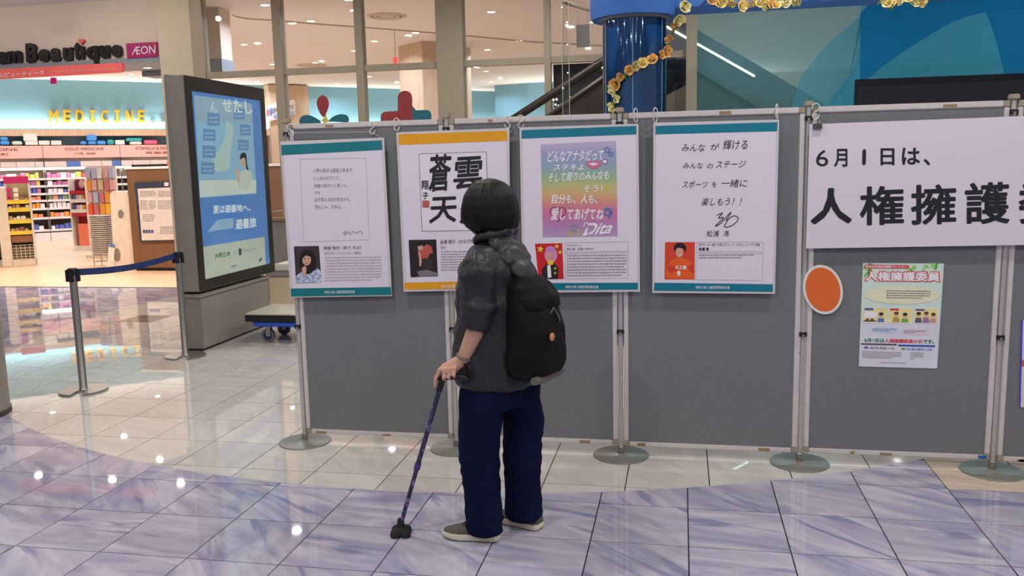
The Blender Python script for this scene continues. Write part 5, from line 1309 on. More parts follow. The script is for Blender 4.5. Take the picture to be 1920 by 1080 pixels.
# dark gondola at the very edge
xe = rx(12, 503, 12.62).x
xe -= 0.45
t = thing('dark_gondola', 'dark shelf rack with packs at the picture edge beside the yellow rack', 'shelf', (xe - 0.5, 12.8, 0))
box(xe - 1.0, xe, 12.7, 13.1, 0.1, 1.3).build('back_panel', mat('gondola_dark', (66, 60, 58), 0.6), t)
for z in (0.12, 0.45, 0.78, 1.1): box(xe - 1.0, xe, 12.55, 13.05, z, z + 0.02).build('shelf_board', m_rackw, t)
box(xe - 1.0, xe, 12.55, 13.1, 0, 0.12).build('plinth', m_shw, t)
for k, (z, h, m) in enumerate(((0.142, 0.26, m_gd[1]), (0.472, 0.24, m_pk[5]), (0.802, 0.15, m_pk[3]))):
    for j in range(4):
        x = xe - 0.04 - 0.2 * j; tag(box(x - 0.17, x, 12.58, 12.68, z, z + h).build('boxed_goods', m, bevel=0.005), ['cream boxed goods on the lowest board of the dark shelf', 'pink boxed goods on the middle board of the dark shelf', 'blue boxed goods on the upper board of the dark shelf'][k], 'box', 'boxed goods on the dark shelf')
# red stand
SY = 15.6
xl, xr = at_y(140, 458, SY).x, at_y(168, 458, SY).x
zt = at_y(150, 336, SY).z; zb = max(0.0, at_y(150, 459, SY).z)
m_redst = mat('stand_red', (168, 34, 44), 0.5)
t = thing('red_stand', 'red cosmetics stand with white price shelves inside the shop', 'rack', ((xl + xr) / 2, SY + 0.2, 0))
box(xl, xr, SY + 0.2, SY + 0.4, 0, zt).build('back_panel', m_redst, t); box(xl - 0.02, xr + 0.02, SY, SY + 0.4, 0, 0.1).build('base', m_rackw, t)
for x in (xl - 0.03, xr + 0.005): box(x, x + 0.025, SY, SY + 0.4, 0.1, zt).build('side_panel', m_rackw, t)
for k, y in enumerate((362, 378, 397, 404)):
    z = at_y(150, y, SY).z; sh = box(xl, xr, SY, SY + 0.3, z, z + 0.02).build('tray', m_redst, t); box(xl, xr, SY - 0.01, SY, z - 0.02, z + 0.05).build('price_rail', m_rackw if k in (1, 2) else m_redst, sh)
pv = box(xl + 0.02, xr - 0.02, SY + 0.15, SY + 0.17, at_y(150, 356, SY).z, at_y(150, 338, SY).z).build('portrait_card', mat('card_wine', (120, 30, 50), 0.5), t)
MB().lathe([(0.001, -0.09), (0.06, -0.05), (0.07, 0.02), (0.04, 0.08), (0.001, 0.1)], 12).xf(Matrix.Translation(((xl + xr) / 2, SY + 0.15, at_y(150, 346, SY).z)) @ Matrix.Diagonal((1, 0.1, 1, 1))).build('portrait_face', m_skin, pv)
for k in range(8): 
    x = xl + 0.04 + (k % 4) * (xr - xl - 0.08) / 4; z = at_y(150, (378, 397)[k // 4], SY).z + 0.021
    tag(box(x, x + 0.06, SY + 0.03, SY + 0.1, z, z + 0.12).build('cosmetic_box', m_pk[(3, 5, 0, 9)[k % 4]], bevel=0.004), 'small cosmetics box in a tray of the red stand', 'box', 'cosmetics in the red stand')
box(xl + 0.1, xr, SY + 0.02, SY + 0.18, 0.101, 0.55).build('orange_panel', mat('panel_orange', (226, 116, 80), 0.5), t)
# card rack beside it
CY2 = 14.3
xl, xr = at_y(168, 400, CY2).x, at_y(222, 400, CY2).x; z0, z1 = at_y(190, 470, CY2).z, at_y(190, 312, CY2).z
t = thing('card_rack', 'pale rack crowded with hanging coloured cards behind the shopping baskets', 'rack', ((xl + xr) / 2, CY2 + 0.05, 0))
box(xl, xr, CY2, CY2 + 0.05, 0.0, z1).build('panel', mat('rack_cream', (226, 206, 184), 0.6), t); box(xl - 0.05, xr + 0.05, CY2 - 0.15, CY2 + 0.2, 0, 0.06).build('base', m_rackw, t)
rn = random.Random(31); cc = [(236, 92, 50), (240, 160, 60), (206, 120, 130), (232, 206, 100), (214, 196, 150), (236, 232, 226), (180, 190, 210), (226, 176, 170), (250, 190, 60)]
ccn = ['red orange', 'orange', 'dusty pink', 'yellow', 'tan', 'white', 'pale blue', 'salmon', 'golden']
m_cc = [mat('hang_card_%d' % i, c, 0.5) for i, c in enumerate(cc)]
nx, nz = 5, 7
for i in range(nx):
    for j in range(nz):
        w = (xr - xl) / nx; h = (z1 - z0) / nz
        x = xl + i * w + rn.uniform(0, 0.02); z = z0 + j * h + rn.uniform(0, 0.02)
        ci = rn.randrange(len(m_cc)); row = ('lowest', 'second lowest', 'third lowest', 'middle', 'third highest', 'second highest', 'top')[j]
        tag(box(x + 0.01, x + w * 0.9, CY2 - 0.05, CY2 - 0.012, z, z + h * 0.85).build('hanging_card', m_cc[ci], bevel=0.004), '%s card pack hanging in the %s row of the crowded pale rack' % (ccn[ci], row), 'card pack', 'card packs on the pale rack')
# shopping baskets
KY = 12.9
bx, bt = at_y(188, 478, KY).x, at_y(186, 404, KY).z; bb = at_y(190, 477, KY).z
m_bsk = mat('basket_grey', (206, 196, 184), 0.5); m_bin = mat('basket_inside', (120, 108, 100), 0.7)
t = thing('basket_stand', 'low wire stand under the pile of grey baskets', 'stand', (bx, KY + 0.1, 0))
for sx in (-1, 1):
    for sy in (0, 1): MB().tube([(bx + sx * 0.13, KY + sy * 0.2, 0), (bx + sx * 0.13, KY + sy * 0.2, bb - 0.002)], 0.007, 6).build('leg', m_steel, t)
for z in (0.08, bb - 0.012): MB().tube([(bx - 0.13, KY, z), (bx + 0.13, KY, z), (bx + 0.13, KY + 0.2, z), (bx - 0.13, KY + 0.2, z), (bx - 0.13, KY, z)], 0.006, 6).build('rail', m_steel, t)
nb = 19
def basket_mesh(z):
    mb = MB(); o = []
    for (hx, hy, zz) in ((0.12, 0.10, 0.0), (0.155, 0.125, 0.03), (0.165, 0.132, 0.03), (0.165, 0.132, 0.018), (0.155, 0.125, 0.018)):
        o.append([(bx + sx * hx, KY + 0.1 + sy * hy, z + zz) for sx, sy in ((-1, -1), (1, -1), (1, 1), (-1, 1))])
    for r in o: mb.v += [Vector(p) for p in r]
    for a, b in ((0, 1), (1, 2), (2, 3)):
        for k in range(4): mb.f.append((a * 4 + k, a * 4 + (k + 1) % 4, b * 4 + (k + 1) % 4, b * 4 + k))
    mb.f.append((3, 2, 1, 0)); return mb
for k in range(nb):
    z = bb + (bt - bb - 0.03) * k / (nb - 1)
    o = basket_mesh(z).build('shopping_basket', m_bsk)
    tag(o, 'topmost grey shopping basket of the tall nested pile' if k == nb - 1 else ('lowest grey shopping basket of the nested pile on the wire stand' if k == 0 else 'grey shopping basket nested in the middle of the tall pile'), 'basket', 'nested shopping baskets')
    o.location.x += 0.004 * sin(k * 1.3)
# white standing board beside the counter
t = thing('standing_board', 'white slanted standing board with two round grey holes beside the counter', 'board', at_y(230, 508, 12.55))
PWB = PY(12.45, 0.01)
MB().prism([PWB(*p) for p in [(215, 512), (206, 364), (212, 358), (236, 360), (241, 366), (254, 508)]], (0, 0.06, 0)).build('board', mat('board_cream', (228, 214, 194), 0.5), t)
for (x, y, rx_, ry_) in ((226, 401, 5, 8), (219, 478, 6, 12)): flat('round_hole', PWB, ell(x, y, rx_, ry_, 18), mat('hole_grey', (132, 122, 112), 0.6), t, 1)
flat('notice_strip', PWB, [(204, 458), (216, 460), (212, 503), (200, 505)], mat('strip_white', (236, 226, 214), 0.5), t, 2); flat('notice_head', PWB, [(205, 456), (216, 459), (215, 464), (204, 462)], m_lblue, t, 3)
# wooden counter with notice case
xl = at_y(252, 508, 12.3).x; ztop = at_y(236, 318, 12.3).z
m_wood = mat('counter_wood', (124, 88, 58), 0.45, var=0.12, vs=2.5, stretch=(12, 12, 0.6))
t = thing('service_counter', 'tall wood panelled counter behind the blue barrier belt', 'counter', (xl + 1.6, 12.6, 0))
box(xl, xl + 3.4, 12.3, 12.9, 0.05, ztop).build('body', m_wood, t, bevel=0.006); box(xl + 0.02, xl + 3.38, 12.33, 12.87, 0, 0.05).build('kick_strip', m_blk, t)
box(xl - 0.02, xl + 3.42, 12.28, 12.92, ztop, ztop + 0.04).build('worktop', m_shw, t, bevel=0.004)
PC = PY(12.295, 0.006)
t = thing('notice_case', 'dark framed notice case with white papers on the wooden counter', 'notice board', PC(300, 455))
MB().prism([PC(*p) for p in [(253, 342), (352, 338), (362, 451), (264, 453)]], (0, -0.02, 0)).build('frame', mat('frame_navy', (52, 60, 74), 0.5), t)
PC2 = PY(12.27, 0.004)
flat('paper', PC2, [(258, 354), (350, 350), (358, 449), (266, 451)], mat('notice_paper', (220, 208, 198), 0.5), t, 1)
for (a, b, c, d, n_) in ((262, 358, 292, 370, 5), (296, 358, 330, 370, 5), (263, 376, 276, 394, 6), (279, 376, 292, 394, 6), (296, 376, 330, 393, 6), (268, 402, 290, 417, 4), (300, 425, 334, 440, 4)): lines(PC2, a, b, c, d, n_, mat('notice_ink', (156, 148, 148), 0.5), t, 0.4)
for k in range(4): flat('blue_pictogram', PC2, rect(268 + k * 5.2, 431, 272 + k * 5.2, 437), mat('pict_blue', (70, 76, 140), 0.5), t, 2)
flat('white_label', PC2, rect(308, 342, 316, 349), m_pale2, t, 2)
# goods on the counter
p = at_y(240, 312, 12.4)
t2 = box(xl + 0.03, xl + 0.6, 12.4, 12.7, ztop + 0.041, ztop + 0.075).build('document_tray', m_blk, bevel=0.005); tag(t2, 'flat black tray lying on the counter top', 'tray')
t2 = box(xl + 0.66, xl + 1.0, 12.4, 12.6, ztop + 0.041, ztop + 0.12).build('red_package', m_pk[2], bevel=0.006); tag(t2, 'red packages standing on the counter top beside the tray', 'package')
# ------------------------------------------------------------------ the person; local axes: s to the viewer's right, d away, z up
P0 = Vector((-0.76, 3.42, 0)); E1 = Vector((0.9816, 0.191, 0)).normalized(); E2 = Vector((-E1.y, E1.x, 0))
PM = Matrix(((E1.x, E2.x, 0, P0.x), (E1.y, E2.y, 0, P0.y), (0, 0, 1, 0), (0, 0, 0, 1)))
FWD = Vector((-0.86, 0.51, 0)); LFT = Vector((-0.51, -0.86, 0))
person = thing('person', 'person in a dark grey jacket and navy jeans leaning on a cane before the posters', 'person', P0)
def L3(c, f, l, z): return Vector((c[0], c[1], z)) + FWD * f + LFT * l      # forward / left offsets about a centre
def loft(rings, n=28, ang=None):
    """rings: (centre, radius along LFT, radius along FWD, exponent)"""
    mb = MB()
    for c, a, b, e in rings:
        c = Vector(c)
        for k in range(n):
            t = 2 * pi * k / n; x, y = cos(t), sin(t)
            x = math.copysign(abs(x) ** (2 / e), x); y = math.copysign(abs(y) ** (2 / e), y)
            mb.v.append(c + LFT * (a * x) + FWD * (b * y))
    for i in range(len(rings) - 1):
        for k in range(n):
            a, b = i * n + k, i * n + (k + 1) % n; mb.f.append((a, b, b + n, a + n))
    mb.f.append(tuple(range(n))[::-1]); mb.f.append(tuple(range((len(rings) - 1) * n, len(rings) * n)))
    return mb
def ball(c, r, axes=None, n=20, m=12):
    mb = MB(); c = Vector(c); A = axes or (LFT, FWD, Vector((0, 0, 1)))
    for i in range(1, m):
        th = pi * i / m
        for k in range(n):
            ph = 2 * pi * k / n
            mb.v.append(c + A[0] * (r[0] * sin(th) * cos(ph)) + A[1] * (r[1] * sin(th) * sin(ph)) + A[2] * (r[2] * cos(th)))
    top, bot = len(mb.v), len(mb.v) + 1
    mb.v += [c + A[2] * r[2], c - A[2] * r[2]]
    for i in range(m - 2):
        for k in range(n):
            a, b = i * n + k, i * n + (k + 1) % n; mb.f.append((a, b, b + n, a + n))
    for k in range(n):
        mb.f.append((top, (k + 1) % n, k)); mb.f.append((bot, (m - 2) * n + k, (m - 2) * n + (k + 1) % n))
    return mb
def fused(name, parts, voxel, m, parent, smooth_it=6, wrinkle=None, label=None, M=PM):
    """join closed shapes into one continuous surface"""
    mb = MB()
    for p in parts: mb.add(p.v, p.f)
    me = bpy.data.meshes.new(name); me.from_pydata([tuple(v) for v in mb.v], [], mb.f)
    bm = bmesh.new(); bm.from_mesh(me)
    bmesh.ops.recalc_face_normals(bm, faces=bm.faces); bm.to_mesh(me); bm.free()
    o = bpy.data.objects.new(name + '_tmp', me); COL.objects.link(o)
    r = o.modifiers.new('r', 'REMESH'); r.mode = 'VOXEL'; r.voxel_size = voxel
    if smooth_it:
        s = o.modifiers.new('s', 'SMOOTH'); s.factor = 0.5; s.iterations = smooth_it
    dg = bpy.context.evaluated_depsgraph_get()
    me2 = bpy.data.meshes.new_from_object(o.evaluated_get(dg)); bpy.data.objects.remove(o)
    if wrinkle:
        co = [v.co.copy() for v in me2.vertices]; nn = [v.normal.copy() for v in me2.vertices]
        for v, c, nrm in zip(me2.vertices, co, nn): v.co = c + nrm * wrinkle(c)
    W = wm(parent).inverted() @ M
    me2.transform(W)
    me2.polygons.foreach_set('use_smooth', [True] * len(me2.polygons)); me2.materials.clear(); me2.materials.append(m); me2.name = name
    ob = bpy.data.objects.new(name, me2); COL.objects.link(ob); ob.parent = parent; WM[ob.name] = wm(parent)
    if label: ob['label'] = label
    return ob
def ridged(c, sc, amp, seed=0.0):
    n = noise.noise(Vector((c.x * sc[0], c.y * sc[1], c.z * sc[2])) + Vector((seed, seed * 1.7, 0)))
    return amp * (1 - abs(n) * 2.2)
m_skinb = mat('skin', (198, 152, 130), 0.55, var=0.06, vs=30)
m_jkt = mat('jacket_nylon', (41, 40, 43), 0.42, var=0.14, vs=14, bump=0.9, bs=16, bd=0.014, spec=0.4); m_jean = mat('navy_denim', (13, 19, 50), 0.9, var=0.22, vs=10, bump=0.7, bs=14, bd=0.012, spec=0.12, stretch=(1, 1, 0.7))
m_hair = mat('black_hair', (7, 6, 6), 0.5, var=0.4, vs=60, stretch=(1, 1, 0.08), bump=0.6, bs=260, spec=0.28)
m_shoe = mat('shoe_knit', (86, 82, 74), 0.85, var=0.15, vs=120, bump=0.4, bs=500); m_sole = mat('shoe_sole', (214, 204, 184), 0.6, var=0.06, vs=20); m_tread = mat('shoe_tread', (48, 44, 42), 0.8)

# key points
lsh, lel, lwr = Vector((-0.050, -0.145, 1.175)), Vector((-0.048, -0.175, 0.945)), Vector((-0.122, -0.152, 0.785))
rsh, rel_, rwr = Vector((0.085, 0.135, 1.175)), Vector((0.10, 0.19, 0.95)), Vector((0.00, 0.24, 0.80))
HC = Vector((-0.012, 0.0, 1.375)); HF = Vector((-0.60, 0.80, 0)); HL = Vector((-0.80, -0.60, 0)); UP = Vector((0, 0, 1))
hax = (HL, HF, UP)
# --- the body, one continuous surface
bp = [ball(HC + Vector((0, 0, 0.01)), (0.072, 0.088, 0.105), hax), ball(HC + HF * 0.03 - UP * 0.055, (0.056, 0.062, 0.062), hax)]
bp += [ball(HC + HF * 0.094 - UP * 0.012, (0.012, 0.016, 0.022), hax, 10, 8)]
for s in (-1, 1): bp += [ball(HC + HL * (0.073 * s) - UP * 0.01, (0.010, 0.020, 0.032), hax, 10, 8)]
bp += [MB().tube([HC - UP * 0.03 - HF * 0.01, Vector((0.012, -0.01, 1.27)), Vector((0.02, -0.01, 1.20))], [0.048, 0.050, 0.075], 18)]
bp += [loft([((0.02, 0, 0.66), 0.11, 0.08, 2.2), ((0.02, 0, 0.80), 0.115, 0.085, 2.2), ((0.02, 0, 0.98), 0.125, 0.10, 2.2), ((0.018, -0.004, 1.10), 0.125, 0.09, 2.3), ((0.018, -0.004, 1.17), 0.11, 0.07, 2.2), ((0.02, -0.006, 1.235), 0.07, 0.06, 2)], 24)]
for a, b, c in ((lsh, lel, lwr), (rsh, rel_, rwr)):
    bp += [MB().tube([a, a.lerp(b, 0.5), b, b.lerp(c, 0.3), b.lerp(c, 0.7), c], [0.034, 0.036, 0.035, 0.036, 0.029, 0.024], 16), ball(b, (0.035,) * 3)]
def hand(wr, ks, kd, kz, step, side, idx_down):
    """palm over the handle, four fingers curled over the near side, thumb on the far side"""
    out = []
    pc = Vector((ks, kd, kz))
    mid = (wr + pc) / 2
    axis = step.normalized(); acr = Vector((-axis.y, axis.x, 0)) * side
    out.append(MB().tube([wr, wr.lerp(pc, 0.35) + UP * 0.006, pc + UP * 0.006, pc + axis * 0.03 + UP * 0.002], [0.024, 0.027, 0.030, 0.024], 14, flat=0.75))
    for i in range(4):
        r0 = pc + axis * (-0.026 + 0.0205 * i) + acr * 0.004 + UP * 0.006
        ln = (0.85, 1.0, 1.05, 0.95)[i]
        a = r0 + acr * (0.026 * ln) + UP * (0.004)
        b = a + acr * 0.010 - UP * (0.030 * ln) + axis * 0.004
        c = b - acr * 0.020 - UP * (0.012 * ln) + axis * 0.002
        if i == 3 and idx_down: b = a + acr * 0.006 - UP * 0.036 + axis * 0.018; c = b - UP * 0.030 + axis * 0.004 - acr * 0.004
        out.append(MB().tube([r0 - acr * 0.012, a, b, c], [0.0092, 0.0088, 0.0080, 0.0066], 10)); out.append(ball(a, (0.0092,) * 3, n=10, m=8)); out.append(ball(b, (0.0082,) * 3, n=10, m=8)); out.append(ball(c, (0.0068,) * 3, n=10, m=8))
    t0 = wr.lerp(pc, 0.45) - acr * 0.016
    out.append(MB().tube([t0, t0 - acr * 0.020 + axis * 0.022 - UP * 0.008, t0 - acr * 0.022 + axis * 0.050 - UP * 0.020, t0 - acr * 0.014 + axis * 0.070 - UP * 0.026], [0.014, 0.0115, 0.0095, 0.0075], 10)); return out
axh = Vector((-0.93, 0.12, -0.06))
bp += hand(lwr, -0.172, -0.150, 0.748, axh, 1, True)
bp += hand(rwr, -0.055, 0.275, 0.765, Vector((-0.9, 0.4, 0)), -1, False)
LEGS = ((Vector((-0.045, -0.075, 0.66)), Vector((-0.07, -0.075, 0.36)), Vector((-0.045, -0.082, 0.06)), Vector((-0.16, -0.05, 0.028))), (Vector((0.085, 0.045, 0.66)), Vector((0.112, 0.04, 0.36)), Vector((0.125, 0.035, 0.06)), Vector((0.03, 0.10, 0.028))))
for a, b, c, d in LEGS: bp += [MB().tube([a, a.lerp(b, 0.5), b, b.lerp(c, 0.35), c], [0.060, 0.056, 0.046, 0.044, 0.030], 16), MB().tube([c - UP * 0.01, d], [0.022, 0.012], 12)]
fused('body', bp, 0.0036, m_skinb, person, 5)
# face details
for s in (-1, 1):
    e = ball(HC + HL * (0.028 * s) + HF * 0.083 + UP * 0.012, (0.011, 0.006, 0.007), hax, 12, 8).xf(PM).build('eye', mat('eye_white', (230, 226, 222), 0.3), person, smooth=80)
    ball(HC + HL * (0.028 * s) + HF * 0.088 + UP * 0.012, (0.005, 0.003, 0.005), hax, 10, 6).xf(PM).build('iris', mat('iris_dark', (34, 22, 16), 0.3), e, smooth=80)
    MB().tube([HC + HL * (0.014 * s) + HF * 0.090 + UP * 0.032, HC + HL * (0.03 * s) + HF * 0.087 + UP * 0.036, HC + HL * (0.046 * s) + HF * 0.075 + UP * 0.03], 0.0028, 6).xf(PM).build('eyebrow', m_hair, person)
MB().tube([HC + HL * x + HF * (0.094 - abs(x) * 0.35) - UP * 0.056 for x in (-0.022, -0.01, 0, 0.01, 0.022)], [0.002, 0.004, 0.0045, 0.004, 0.002], 8).xf(PM).build('mouth', mat('lips', (170, 96, 92), 0.5), person, smooth=60)
# --- hair: a rounded bob
def hair_shape():
    prof = [(0.122, 0.008), (0.118, 0.030), (0.105, 0.062), (0.085, 0.086), (0.055, 0.106), (0.02, 0.1165), (-0.02, 0.122), (-0.05, 0.1215), (-0.072, 0.1105), (-0.088, 0.094), (-0.099, 0.073), (-0.104, 0.046), (-0.099, 0.012)]
    n = 48; mb = MB(); c0 = HC - HF * 0.012 + UP * 0.004 + Vector((0.004, 0, 0))
    for h, r in prof:
        for k in range(n):
            t = 2 * pi * k / n; fr = sin(t)                     # sin = +1 towards the face
            rr = r * (1 - 0.03 * max(0, fr) * (1 if h < 0.05 else 0.4))
            zz = h + (0.045 * max(0, fr) if h < -0.06 else 0)
            mb.v.append(c0 + HL * (rr * cos(t) * 1.0) + HF * (rr * sin(t) * 0.97) + UP * zz)
    for i in range(len(prof) - 1):
        for k in range(n):
            a, b = i * n + k, i * n + (k + 1) % n; mb.f.append((a, b, b + n, a + n))
    mb.f.append(tuple(range(n))[::-1]); mb.f.append(tuple(range((len(prof) - 1) * n, len(prof) * n)))
    return mb
def strands(c):
    v = c - HC; a = atan2(v.dot(HL), v.dot(HF)); 
    w = noise.noise(Vector((a * 2.5, v.z * 5, 3))) * 0.005
    low = 0.0 if v.z > -0.06 else 0.006 * noise.noise(Vector((a * 9, 1, 2)))
    return w + 0.0007 * sin(a * 46 + 6 * noise.noise(Vector((a * 3, v.z * 9, 0)))) + low
hair = fused('hair', [hair_shape()], 0.0045, m_hair, person, 4, strands)
MB().tube([HC - HF * 0.03 + UP * 0.1215 + HL * 0.002, HC - HF * 0.065 + UP * 0.108 + HL * 0.004, HC - HF * 0.090 + UP * 0.088 + HL * 0.005], 0.0022, 6, flat=0.6).xf(PM).build('hair_parting', mat('parting_skin', (120, 92, 84), 0.6), hair)
# --- trousers
legs = []
legs.append(loft([((0.018, -0.01, 0.56), 0.150, 0.105, 2.6), ((0.018, -0.01, 0.64), 0.165, 0.130, 2.5), ((0.018, -0.006, 0.72), 0.160, 0.125, 2.4), ((0.018, -0.004, 0.80), 0.140, 0.11, 2.3)], 28))
for (hx, hd), (kx, kd), (ax, ad), o in (((-0.052, -0.075), (-0.070, -0.072), (-0.056, -0.078), 0), ((0.092, 0.045), (0.112, 0.042), (0.112, 0.036), 1)):
    z0 = 0.030 if o == 0 else 0.045
    legs.append(loft([((ax, ad, z0), 0.066, 0.076, 2.3), ((ax + 0.001, ad, 0.10), 0.069, 0.078, 2.3), ((ax - 0.004, ad, 0.22), 0.073, 0.080, 2.3), ((kx, kd, 0.36), 0.078, 0.082, 2.3), ((kx + 0.008, kd, 0.48), 0.086, 0.090, 2.3), ((hx, hd, 0.58), 0.092, 0.098, 2.3), ((hx + 0.01, hd * 0.9, 0.66), 0.092, 0.10, 2.3)], 28))
def jeanw(c):
    k = max(0.0, 1 - abs(c.z - 0.33) / 0.12) * 0.6 + max(0.0, 1 - abs(c.z - 0.08) / 0.09) * 1.0 + 0.25
    return ridged(c + Vector((0, 0, 0.25 * c.x)), (5, 5, 17), 0.010 * k, 4.0) - 0.004
jeans = fused('trousers', legs, 0.009, m_jean, person, 5, jeanw)
# --- jacket with rolled sleeves and hood
jk = []
jk.append(loft([((0.016, -0.005, 0.655), 0.170, 0.150, 2.4), ((0.014, -0.005, 0.68), 0.182, 0.160, 2.4), ((0.008, -0.005, 0.78), 0.182, 0.158, 2.4), ((0.010, -0.006, 0.92), 0.176, 0.148, 2.4), ((0.014, -0.008, 1.06), 0.172, 0.138, 2.4), ((0.018, -0.008, 1.15), 0.170, 0.122, 2.4), ((0.020, -0.008, 1.205), 0.140, 0.100, 2.2), ((0.020, -0.008, 1.245), 0.088, 0.082, 2), ((0.016, -0.008, 1.272), 0.070, 0.072, 2)], 32))
jk.append(MB().tube([lsh + Vector((0.03, 0.05, 0.01)), lsh + Vector((-0.004, -0.006, -0.02)), lsh.lerp(lel, 0.4) + Vector((-0.004, -0.004, 0)), lsh.lerp(lel, 0.8), Vector((-0.058, -0.178, 0.935))], [0.070, 0.074, 0.074, 0.070, 0.058], 24))
jk.append(MB().tube([Vector((-0.050, -0.176, 0.968)), Vector((-0.060, -0.178, 0.945)), Vector((-0.072, -0.176, 0.918))], [0.060, 0.063, 0.056], 24))
jk.append(MB().tube([rsh + Vector((-0.03, -0.05, 0.01)), rsh, rsh.lerp(rel_, 0.5), rel_, rel_.lerp(rwr, 0.4)], [0.068, 0.070, 0.068, 0.062, 0.052], 20))
jk.append(ball((-0.105, 0.045, 0.80), (0.075, 0.062, 0.10), n=20))                      # loose front of the jacket
jacket = fused('jacket', jk, 0.0085, m_jkt, person, 6, lambda c: ridged(c + Vector((0.35 * c.z, 0, 0)), (10, 10, 8), 0.009, 1.0) + ridged(c, (22, 22, 14), 0.003, 3.0) - 0.004)
# hood lying on the shoulders and back
hd = [MB().tube([Vector((0.02, -0.008, 1.255)) + FWD * (0.085 * cos(t)) * 0.8 + LFT * (0.098 * sin(t)) + UP * (0.016 - 0.022 * cos(t)) for t in [radians(a) for a in range(25, 336, 15)]], 0.019, 12)]
bax = (LFT, (-FWD * 0.75 + UP * 0.66).normalized(), (UP * 0.75 + FWD * 0.66).normalized())
hd += [ball(Vector((0.062, -0.035, 1.235)), (0.112, 0.034, 0.060), bax, 22, 12), ball(Vector((0.092, -0.052, 1.192)), (0.108, 0.034, 0.066), bax, 22, 12), ball(Vector((0.128, -0.072, 1.140)), (0.088, 0.030, 0.066), bax, 22, 12)]
fused('hood', hd, 0.006, m_jkt, jacket, 4, lambda c: ridged(c + Vector((0, 0.4 * c.z, 0)), (14, 14, 9), 0.008, 7.0) - 0.004)
# bracelet watch
wv = (lwr - lel).normalized(); wc = lel.lerp(lwr, 0.90); a1 = wv.cross(UP).normalized(); a2 = wv.cross(a1)
MB().tube([wc + a1 * (0.0285 * cos(t)) + a2 * (0.0285 * sin(t)) for t in [2 * pi * i / 20 for i in range(21)]], 0.0055, 8, caps=False).xf(PM).build('wrist_band', mat('band_grey', (112, 112, 96), 0.4, 0.3), person, smooth=60)
# --- shoes
def shoe(heel, toe, name, dz=0.0):
    heel, toe = Vector(heel), Vector(toe); ax = (toe - heel).normalized(); Ln = (toe - heel).length; sd = Vector((-ax.y, ax.x, 0))
    prof = [(0.0, 0.020), (0.03, 0.031), (0.12, 0.037), (0.30, 0.036), (0.48, 0.038), (0.66, 0.045), (0.80, 0.045), (0.91, 0.036), (0.97, 0.024), (1.0, 0.008)]
    def outl(sc, z, lift=0.0): return [heel + ax * (Ln * (0.5 + (u - 0.5) * sc)) + sd * (w * sc) + UP * (z + lift * max(0, u - 0.7)) for u, w in prof] + [heel + ax * (Ln * (0.5 + (u - 0.5) * sc)) - sd * (w * sc) + UP * (z + lift * max(0, u - 0.7)) for u, w in prof[::-1]]
    def stack(levels):
        mb = MB(); n = len(prof) * 2
        for sc, z, l in levels: mb.v += outl(sc, z, l)
        for i in range(len(levels) - 1):
            for k in range(n):
                a, b = i * n + k, i * n + (k + 1) % n; mb.f.append((a, b, b + n, a + n))
        mb.f.append(tuple(range(n))[::-1]); mb.f.append(tuple(range((len(levels) - 1) * n, len(levels) * n))); return mb
    t = thing(name[0], name[1], 'shoe', PM @ ((heel + toe) / 2), group='pair of sneakers') if False else None
    sole = stack([(0.96, 0.004, 0.03), (1.0, 0.009, 0.03), (1.01, 0.022, 0.02), (0.985, 0.029, 0.015)]).xf(PM).build('shoe_sole', m_sole, person, smooth=50)
    stack([(0.93, 0.0005, 0.04), (0.96, 0.006, 0.03)]).xf(PM).build('tread', m_tread, sole)
    up = MB(); rows = [(0.02, 0.030, 0.070), (0.10, 0.036, 0.088), (0.24, 0.036, 0.094), (0.38, 0.035, 0.090), (0.52, 0.036, 0.074), (0.66, 0.041, 0.060), (0.80, 0.040, 0.050), (0.90, 0.033, 0.043), (0.97, 0.020, 0.036)]
    m_ = 13
    for u, w, h in rows:
        for k in range(m_):
            t_ = pi * k / (m_ - 1); up.v.append(heel + ax * (Ln * u) + sd * (w * cos(t_) * (1 if u > 0.05 else 0.8)) + UP * (0.026 + (h - 0.026) * sin(t_) ** 0.7))
    for i in range(len(rows) - 1):
        for k in range(m_ - 1): a = i * m_ + k; up.f.append((a, a + 1, a + m_ + 1, a + m_))
    up.f.append(tuple(range(m_))); up.f.append(tuple(range((len(rows) - 1) * m_, len(rows) * m_))[::-1])
    upo = up.xf(PM).build('shoe_upper', m_shoe, person, smooth=70)
    for u, h in ((0.46, 0.084), (0.54, 0.075), (0.62, 0.067)):
        MB().tube([heel + ax * (Ln * u) + sd * (0.024 * x) + UP * (h - 0.012 * x * x) for x in (-1, -0.4, 0.4, 1)], 0.0028, 6).xf(PM).build('lace', mat('lace_dark', (54, 52, 48), 0.8), upo)
shoe((0.012, -0.088, 0), (-0.236, -0.038, 0), ('sneaker', ''))
shoe((0.186, 0.004, 0), (-0.012, 0.135, 0), ('sneaker', ''))

